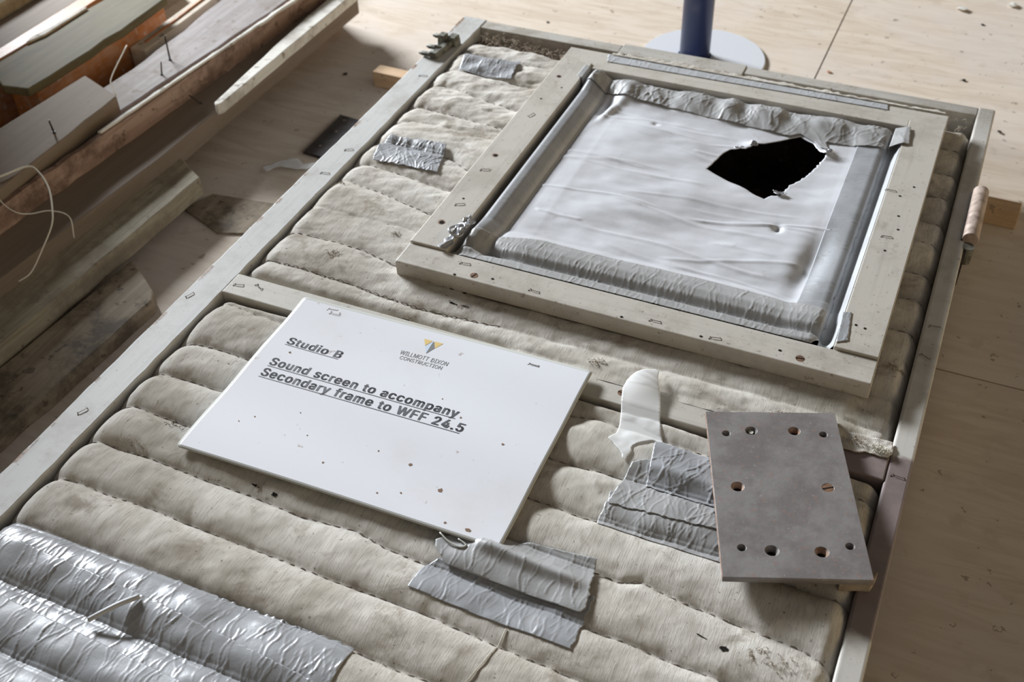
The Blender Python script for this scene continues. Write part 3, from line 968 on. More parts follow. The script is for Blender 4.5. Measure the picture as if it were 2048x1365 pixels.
# foil glints at the lips of the hole
for cx, cy, s in ((0.4625, -0.1985, 1), (0.545, -0.1880, 2), (0.449, -0.2080, 3), (0.513, -0.2795, 4)):
    rr = np.random.default_rng(s)
    pts = [(cx + 0.007 * math.cos(a) * rr.uniform(0.5, 1.2), cy + 0.0045 * math.sin(a) * rr.uniform(0.5, 1.2)) for a in np.linspace(0, 6.28, 11, endpoint=False)]
    patch('torn_lip', pts, lambda x, y: inner(x, y) + 0.0024 + 0.0022 * fbm(x, y, 230, 50, 2), 0.0007, m_foil, membrane, thick=0.0002)


# ------------------------------------------------------------------ tapes on the pad
def tape_on(poly, n, seed, m=m_tape, lift=0.0007, amp=0.0007, res=0.0009, axis=AX_X, extra=None, ragged=(1, 3), lean=0.2):
    P = np.array(poly)
    (ulo, vlo), (uhi, vhi) = P.min(0), P.max(0)
    rf = ridges(axis, int(n * 1.4), ulo, uhi, vlo, vhi, amp * 0.7, 0.00052, seed, lean)
    pp = rag(poly, 0.0006, 0.003, seed, edges=ragged)

    def zf(x, y):
        z = ground(x, y)
        for dx, dy in ((0.004, 0), (-0.004, 0), (0, 0.004), (0, -0.004)):      # tape bridges the fine creases
            z = z + ground(x + dx, y + dy)
        z = z / 5 + lift + rf(x, y)
        if extra is not None:
            z = z + extra(x, y)
        return z
    return patch('tape_patch', pp, zf, res, m, screen, thick=0.0002)


o = tape_on([(0.055, -0.108), (0.128, -0.093), (0.1345, -0.1400), (0.060, -0.1420)], 26, 31, m_tape,
            extra=lambda x, y: 0.0035 * np.exp(-((y + 0.112) / 0.010) ** 2) + 0.0012)
o['label'] = 'small tape patch nearest the far rail'
o = tape_on([(0.052, -0.338), (0.056, -0.318), (0.129, -0.314), (0.1450, -0.3700), (0.060, -0.3690)], 60, 32, m_tape, amp=0.0011,
            extra=lambda x, y: 0.0010 + 0.0028 * np.abs(fbm(x, y, 40, 60, 3)) * sst(-0.36, -0.34, y), lean=0.7)
o['label'] = 'crumpled tape patch beside the window board'
# the broad band of tape at the near corner: three overlapping strips
o = tape_on([(0.0375, -0.9480), (0.10, -0.9462), (0.3640, -0.9440), (0.3650, -0.9880), (0.0375, -0.9905)], 110, 33, m_tape_shine, amp=0.0009, lift=0.0008,
            extra=lambda x, y: 0.003 * np.exp(-((y + 0.948) / 0.006) ** 2) * 0)
o['label'] = 'shiny tape strip, far one of the broad near band'
o = tape_on([(0.0372, -0.9640), (0.20, -0.9700), (0.3655, -0.9830), (0.3665, -1.0320), (0.0372, -1.0200)], 120, 34, m_tape_shine, amp=0.0009, lift=0.0017)
o = tape_on([(0.0370, -1.0080), (0.3660, -1.0240), (0.3680, -1.0980), (0.0370, -1.0980)], 110, 35, m_tape, amp=0.0008, lift=0.0026)
# two strips under the sign's near corner
o = tape_on([(0.3771, -0.8590), (0.3850, -0.8480), (0.5000, -0.8330), (0.5108, -0.8368), (0.5108, -0.8860), (0.4400, -0.8850), (0.3761, -0.8832)], 48, 36, m_tape, lift=0.0008)
o['label'] = 'lower tape strip in front of the sign corner'
o = tape_on([(0.3766, -0.8360), (0.3900, -0.8230), (0.4500, -0.8080), (0.5004, -0.8037), (0.5085, -0.8500), (0.5060, -0.8545), (0.5005, -0.8550), (0.4400, -0.8530), (0.3926, -0.8521), (0.3792, -0.8420)], 30, 37, m_tape_dull, lift=0.0022,
            extra=lambda x, y: 0.0045 * np.exp(-((y + 0.829 + 0.06 * (x - 0.45)) / 0.0055) ** 2) * sst(0.395, 0.42, x) * sst(0.505, 0.48, x) + 0.001)
o['label'] = 'sagging tape strip under the sign corner'
# three strips beside the steel plate
o = tape_on([(0.4860, -0.7350), (0.5900, -0.7380), (0.6000, -0.7690), (0.4870, -0.7690)], 55, 38, m_tape_dull, lift=0.0008)
o['label'] = 'lowest tape strip beside the steel plate'
o = tape_on([(0.4925, -0.7000), (0.5030, -0.6930), (0.5750, -0.6950), (0.5850, -0.7420), (0.4880, -0.7480)], 50, 39, m_tape_dull, lift=0.0016, amp=0.0008, lean=0.5)
o['label'] = 'middle tape strip beside the steel plate'
o = tape_on([(0.5030, -0.6715), (0.5089, -0.6687), (0.5600, -0.6690), (0.5700, -0.7190), (0.5110, -0.7190)], 30, 40, m_tape, lift=0.0024, amp=0.0009, lean=0.6,
            extra=lambda x, y: 0.002 * np.exp(-((y + 0.700) / 0.006) ** 2))
o['label'] = 'topmost tape strip beside the steel plate'

# rolled-off curl of tape standing on the broad band
bm = bmesh.new()
pts = smooth_curve([(0.1720, -1.0040, 0.007), (0.1790, -0.9960, 0.0095), (0.1870, -0.9850, 0.0105), (0.1960, -0.9730, 0.0095)], 6)
tube(bm, pts, 0.0021, 8)
o = bmobj('tape_curl', bm, m_tape_white, screen, True)

# linen flap over the middle rail
fp = rag([(0.628, -0.598), (0.6640, -0.594), (0.6880, -0.5930), (0.6905, -0.6020), (0.6870, -0.6120), (0.66, -0.6170), (0.630, -0.6180)], 0.0012, 0.004, 17, edges=[3, 4, 5])
patch('linen_flap', fp, lambda x, y: np.maximum(ground(x, y), -0.0005) * sst(-0.625, -0.60, y) + 0.0016 + 0.0016 * fbm(x, y, 120, 23, 2), 0.0011, m_linen, screen, thick=0.0008)
fray('frayed_patch', 0.6800, -0.6060, 0.009, 0.005, 60, m_pale_thread, screen, lambda x, y: np.full(np.shape(x), 0.002), 14, 0.0004, 0.004)
fray('frayed_patch', 0.6580, -0.6040, 0.006, 0.006, 26, m_fray, screen, lambda x, y: np.full(np.shape(x), 0.002), 15, 0.0004, 0.004)
# far strip roll end over the rail

# ------------------------------------------------------------------ staples, screws, nail holes
st_me = None


def staple_bm():
    bm = bmesh.new()
    L = 0.0046; r = 0.00034
    tube(bm, [(-L, 0.0022, 0.0001), (-L, 0.0004, 0.0008), (-L * 0.8, 0, 0.0011), (L * 0.8, 0, 0.0011), (L, 0.0004, 0.0008), (L, 0.0022, 0.0001)], r, 5)
    tube(bm, [(-L, -0.0002, 0.0006), (-L * 1.25, -0.0018, 0.0002)], r, 5)
    return bm


def add_staple(x, y, z, parent, ang=0.0, tilt=0.0):
    global st_me
    if st_me is None:
        bm = staple_bm(); st_me = bpy.data.meshes.new('staple'); bm.to_mesh(st_me); bm.free()
        st_me.materials.append(m_staple)
    o = bpy.data.objects.new('staple', st_me)
    COL.objects.link(o)
    o.parent = parent
    pm = WM.get(parent.name)
    o.matrix_parent_inverse = pm.inverted() if pm else Matrix()
    o.location = (x, y, z); o.rotation_euler = (tilt, 0, ang)
    return o


def disc(name, x, y, z, r, m, parent, seg=14, squash=1.0):
    bm = bmesh.new()
    vs = [bm.verts.new((x + r * math.cos(a), y + squash * r * math.sin(a), z)) for a in np.linspace(0, 2 * math.pi, seg, endpoint=False)]
    bot = [bm.verts.new((v.co.x, v.co.y, z - 0.0008)) for v in vs]
    bm.faces.new(vs); bm.faces.new(bot[::-1])
    for k in range(seg):
        bm.faces.new((vs[k], bot[k], bot[(k + 1) % seg], vs[(k + 1) % seg]))
    return bmobj(name, bm, m, parent)


def screw(x, y, z, r, parent, ang, m=m_screw):
    """slotted countersunk head"""
    bm = bmesh.new()
    cyl(bm, (x, y, z - 0.001), r, 0.0012, 20)
    o = bmobj('screw', bm, m, parent)
    bm = bmesh.new()
    c, s = math.cos(ang), math.sin(ang)
    w = r * 0.16
    q = [(-r * 0.95, -w), (r * 0.95, -w), (r * 0.95, w), (-r * 0.95, w)]
    vs = [bm.verts.new((x + a * c - b * s, y + a * s + b * c, z + 0.00035)) for a, b in q]
    vb = [bm.verts.new((v.co.x, v.co.y, z)) for v in vs]
    bm.faces.new(vs)
    for k in range(4):
        bm.faces.new((vs[k], vb[k], vb[(k + 1) % 4], vs[(k + 1) % 4]))
    bmobj('screw_slot', bm, m_tear, o if parent is None else parent)
    return o


for x, y, a in ((0.2554, -0.5267, 0.1), (0.3361, -0.5408, -0.1), (0.4582, -0.5392, 0.0), (0.5164, -0.5413, 0.2)):
    add_staple(x, y, 0.0192, near_b, a)
for x, y, a in ((0.2076, -0.4393, 0.5), (0.2048, -0.3696, 0.4), (0.2072, -0.2435, 1.2)):
    add_staple(x, y, 0.0218, left_b, a)
for x, y, a in ((0.6336, -0.3326, 0.1), (0.6230, -0.2486, 0.0)):
    add_staple(x, y, 0.0222, right_b, a)
for x, y, a in ((0.0240, -0.1711, 0.3), (0.0229, -0.3597, 0.5), (0.0221, -0.4132, 0.2), (0.0085, -0.6534, 1.2), (0.0166, -0.8261, 1.1)):
    add_staple(x, y, 0.0, stile_l, a)
for x, y, a in ((0.6993, -0.4272, 0.1), (0.6971, -0.4731, -0.5), (0.6985, -0.6292, -0.1)):
    add_staple(x, y, 0.0, stile_r, a)
for x, y, a in ((0.0461, -0.6225, 0.2), (0.0669, -0.6176, -0.5)):
    add_staple(x, y, 0.0006, rail_m, a)
screw(0.2715, -0.5400, 0.0192, 0.0040, near_b, 1.2)
screw(0.5941, -0.5388, 0.0192, 0.0040, near_b, 0.2)
screw(0.4555, -0.6223, 0.0006, 0.0036, rail_m, -0.3)
for x, y in ((0.2529, -0.5458), (0.2908, -0.5382), (0.4271, -0.5448), (0.5038, -0.5434), (0.5751, -0.5351)):
    disc('nail_hole', x, y, 0.01945, 0.0016, m_tear, near_b, 10, 0.8)
for x, y, r in ((0.2033, -0.4748, 0.0042), (0.2026, -0.3379, 0.0038), (0.2021, -0.1458, 0.0036), (0.2029, -0.2042, 0.0013), (0.2162, -0.1708, 0.0012), (0.2063, -0.4279, 0.0013)):
    disc('nail_hole', x, y, 0.0220, r, m_tear if r < 0.002 else m_rust, left_b, 14)
    if r > 0.002:
        disc('nail_hole', x + 0.0007, y - 0.0006, 0.02215, r * 0.68, m_tear, left_b, 14)
for x, y in ((0.640, -0.4802), (0.6315, -0.4784), (0.6386, -0.2919), (0.6360, -0.3557), (0.6421, -0.3157), (0.6449, -0.2330), (0.634, -0.255)):
    disc('nail_hole', x, y, 0.0224, 0.0014, m_tear, right_b, 10)

# iron keep on the left stile
bm = bmesh.new()
def obox(bm, c, ax, L, w, z0, z1):
    ca, sa_ = math.cos(ax), math.sin(ax)
    P = [(-L / 2, -w / 2), (L / 2, -w / 2), (L / 2, w / 2), (-L / 2, w / 2)]
    lo = [bm.verts.new((c[0] + a * ca - b * sa_, c[1] + a * sa_ + b * ca, z0)) for a, b in P]
    hi = [bm.verts.new((c[0] + a * ca * 0.92 - b * sa_ * 0.8, c[1] + a * sa_ * 0.92 + b * ca * 0.8, z1)) for a, b in P]
    bm.faces.new(lo[::-1]); bm.faces.new(hi)
    for k in range(4):
        bm.faces.new((lo[k], lo[(k + 1) % 4], hi[(k + 1) % 4], hi[k]))
obox(bm, (0.0185, -0.1010), 1.45, 0.050, 0.010, -0.0005, 0.008)
obox(bm, (0.0235, -0.0790), 1.45, 0.014, 0.014, -0.0005, 0.013)
obox(bm, (0.0110, -0.0850), 1.45, 0.012, 0.012, -0.0005, 0.016)
for yy, zz, ln in ((-0.0840, 0.011, 0.022), (-0.1060, 0.006, 0.021), (-0.1225, 0.004, 0.024)):
    tube(bm, smooth_curve([(0.017, yy, zz), (0.008, yy - 0.0015, zz + 0.001), (0.017 - ln, yy + 0.002, zz - 0.001)], 5), 0.0034, 7, taper=[1.15] * 5 + [1.0] * 4 + [0.8, 0.6])
keep = bevel(bmobj('iron_keep', bm, m_iron, screen), 0.0008)
keep['label'] = 'paint-clogged iron keep with three prongs'

# hinge on the right stile: round barrel and dark leaf
bm = bmesh.new()
tube(bm, [(0.7125, -0.2795, 0.0035), (0.7122, -0.1860, 0.0035)], 0.0082, 20)
hb = bevel(bmobj('hinge_barrel', bm, m_hinge, screen), 0.001)
for pgn in hb.data.polygons:
    pgn.use_smooth = len(pgn.vertices) == 4
hb['label'] = 'brown-painted round hinge barrel'
bm = bmesh.new(); box(bm, WP - 0.0005, WP + 0.0030, -0.2960, -0.1830, -0.045, -0.002)
bmobj('hinge_leaf', bm, m_dark, screen)
bm = bmesh.new(); cyl(bm, (0.7125, -0.2865, -0.020), 0.0055, 0.020, 14, 0.006)
bmobj('hinge_pin', bm, m_iron, screen)
bm = bmesh.new(); box(bm, 0.7035, 0.7060, -0.279, -0.188, -0.001, 0.0025)
bmobj('hinge_leaf', bm, m_dark, screen)

# loose threads
bm = bmesh.new()
pts = smooth_curve([(0.4602, -0.8870, 0), (0.459, -0.9043, 0), (0.4559, -0.9234, 0), (0.4504, -0.9409, 0), (0.440, -0.960, 0)], 6)
pts = [(p[0], p[1], float(fabric_lo(np.array([p[0]]), np.array([p[1]]))[0]) + 0.0008) for p in pts]
tube(bm, pts, 0.00045, 5)
bmobj('loose_thread', bm, m_pale_thread, screen)

# ------------------------------------------------------------------ laminated sign
SX, SY, SA = 0.1255, -0.8338, 0.0185
cS, sS = math.cos(SA), math.sin(SA)


def s2w(u, v):
    return SX + u * cS - v * sS, SY + u * sS + v * cS


def sign_z(u, v):
    u = np.asarray(u, float); v = np.asarray(v, float)
    return 0.0062 + 0.0010 * np.sin(u * 13 + 0.7) * np.cos(v * 17) + 0.0022 * (1 - v / 0.216) * (u / 0.303) + 0.0006 * np.sin(v * 60 + u * 9)


sign = thing('laminated_sign', 'white laminated paper sign reading Studio B, lying on the linen pad', 'sign', (*s2w(0.15, 0.108), 0.005))


def sheet(name, u0, u1, v0, v1, rad, dz, m, parent, n=60):
    us = np.linspace(u0, u1, n); vs = np.linspace(v0, v1, int(n * 0.72))
    U_, V_ = np.meshgrid(us, vs, indexing='ij')
    uu, vv = U_.ravel().copy(), V_.ravel().copy()
    if rad:     # rounded corners
        for cu, cv, su, sv in ((u0 + rad, v0 + rad, -1, -1), (u1 - rad, v0 + rad, 1, -1), (u0 + rad, v1 - rad, -1, 1), (u1 - rad, v1 - rad, 1, 1)):
            du, dv = (uu - cu) * su, (vv - cv) * sv
            k = (du > 0) & (dv > 0)
            r = np.hypot(du, dv); mx = np.maximum(du, dv)
            f = np.where(r > 1e-9, mx / np.maximum(r, 1e-9), 1)
            uu[k] = (cu + su * du * f)[k]; vv[k] = (cv + sv * dv * f)[k]
    x, y = s2w(uu, vv)
    z = sign_z(uu, vv) + dz
    idx = np.arange(U_.size).reshape(U_.shape)
    F = np.stack([idx[:-1, :-1], idx[1:, :-1], idx[1:, 1:], idx[:-1, 1:]], -1).reshape(-1, 4)
    return mesh(name, np.stack([x, y, z], -1), F, m, parent, True)


pouch = solid(sheet('laminate_pouch', 0, 0.303, 0, 0.216, 0.004, 0.0, m_lam, sign, 90), 0.0006)
pouch['label'] = 'clear laminate border round the paper'
paper = sheet('paper', 0.0030, 0.3000, 0.0030, 0.2130, 0, 0.00015, m_paper, sign, 70)


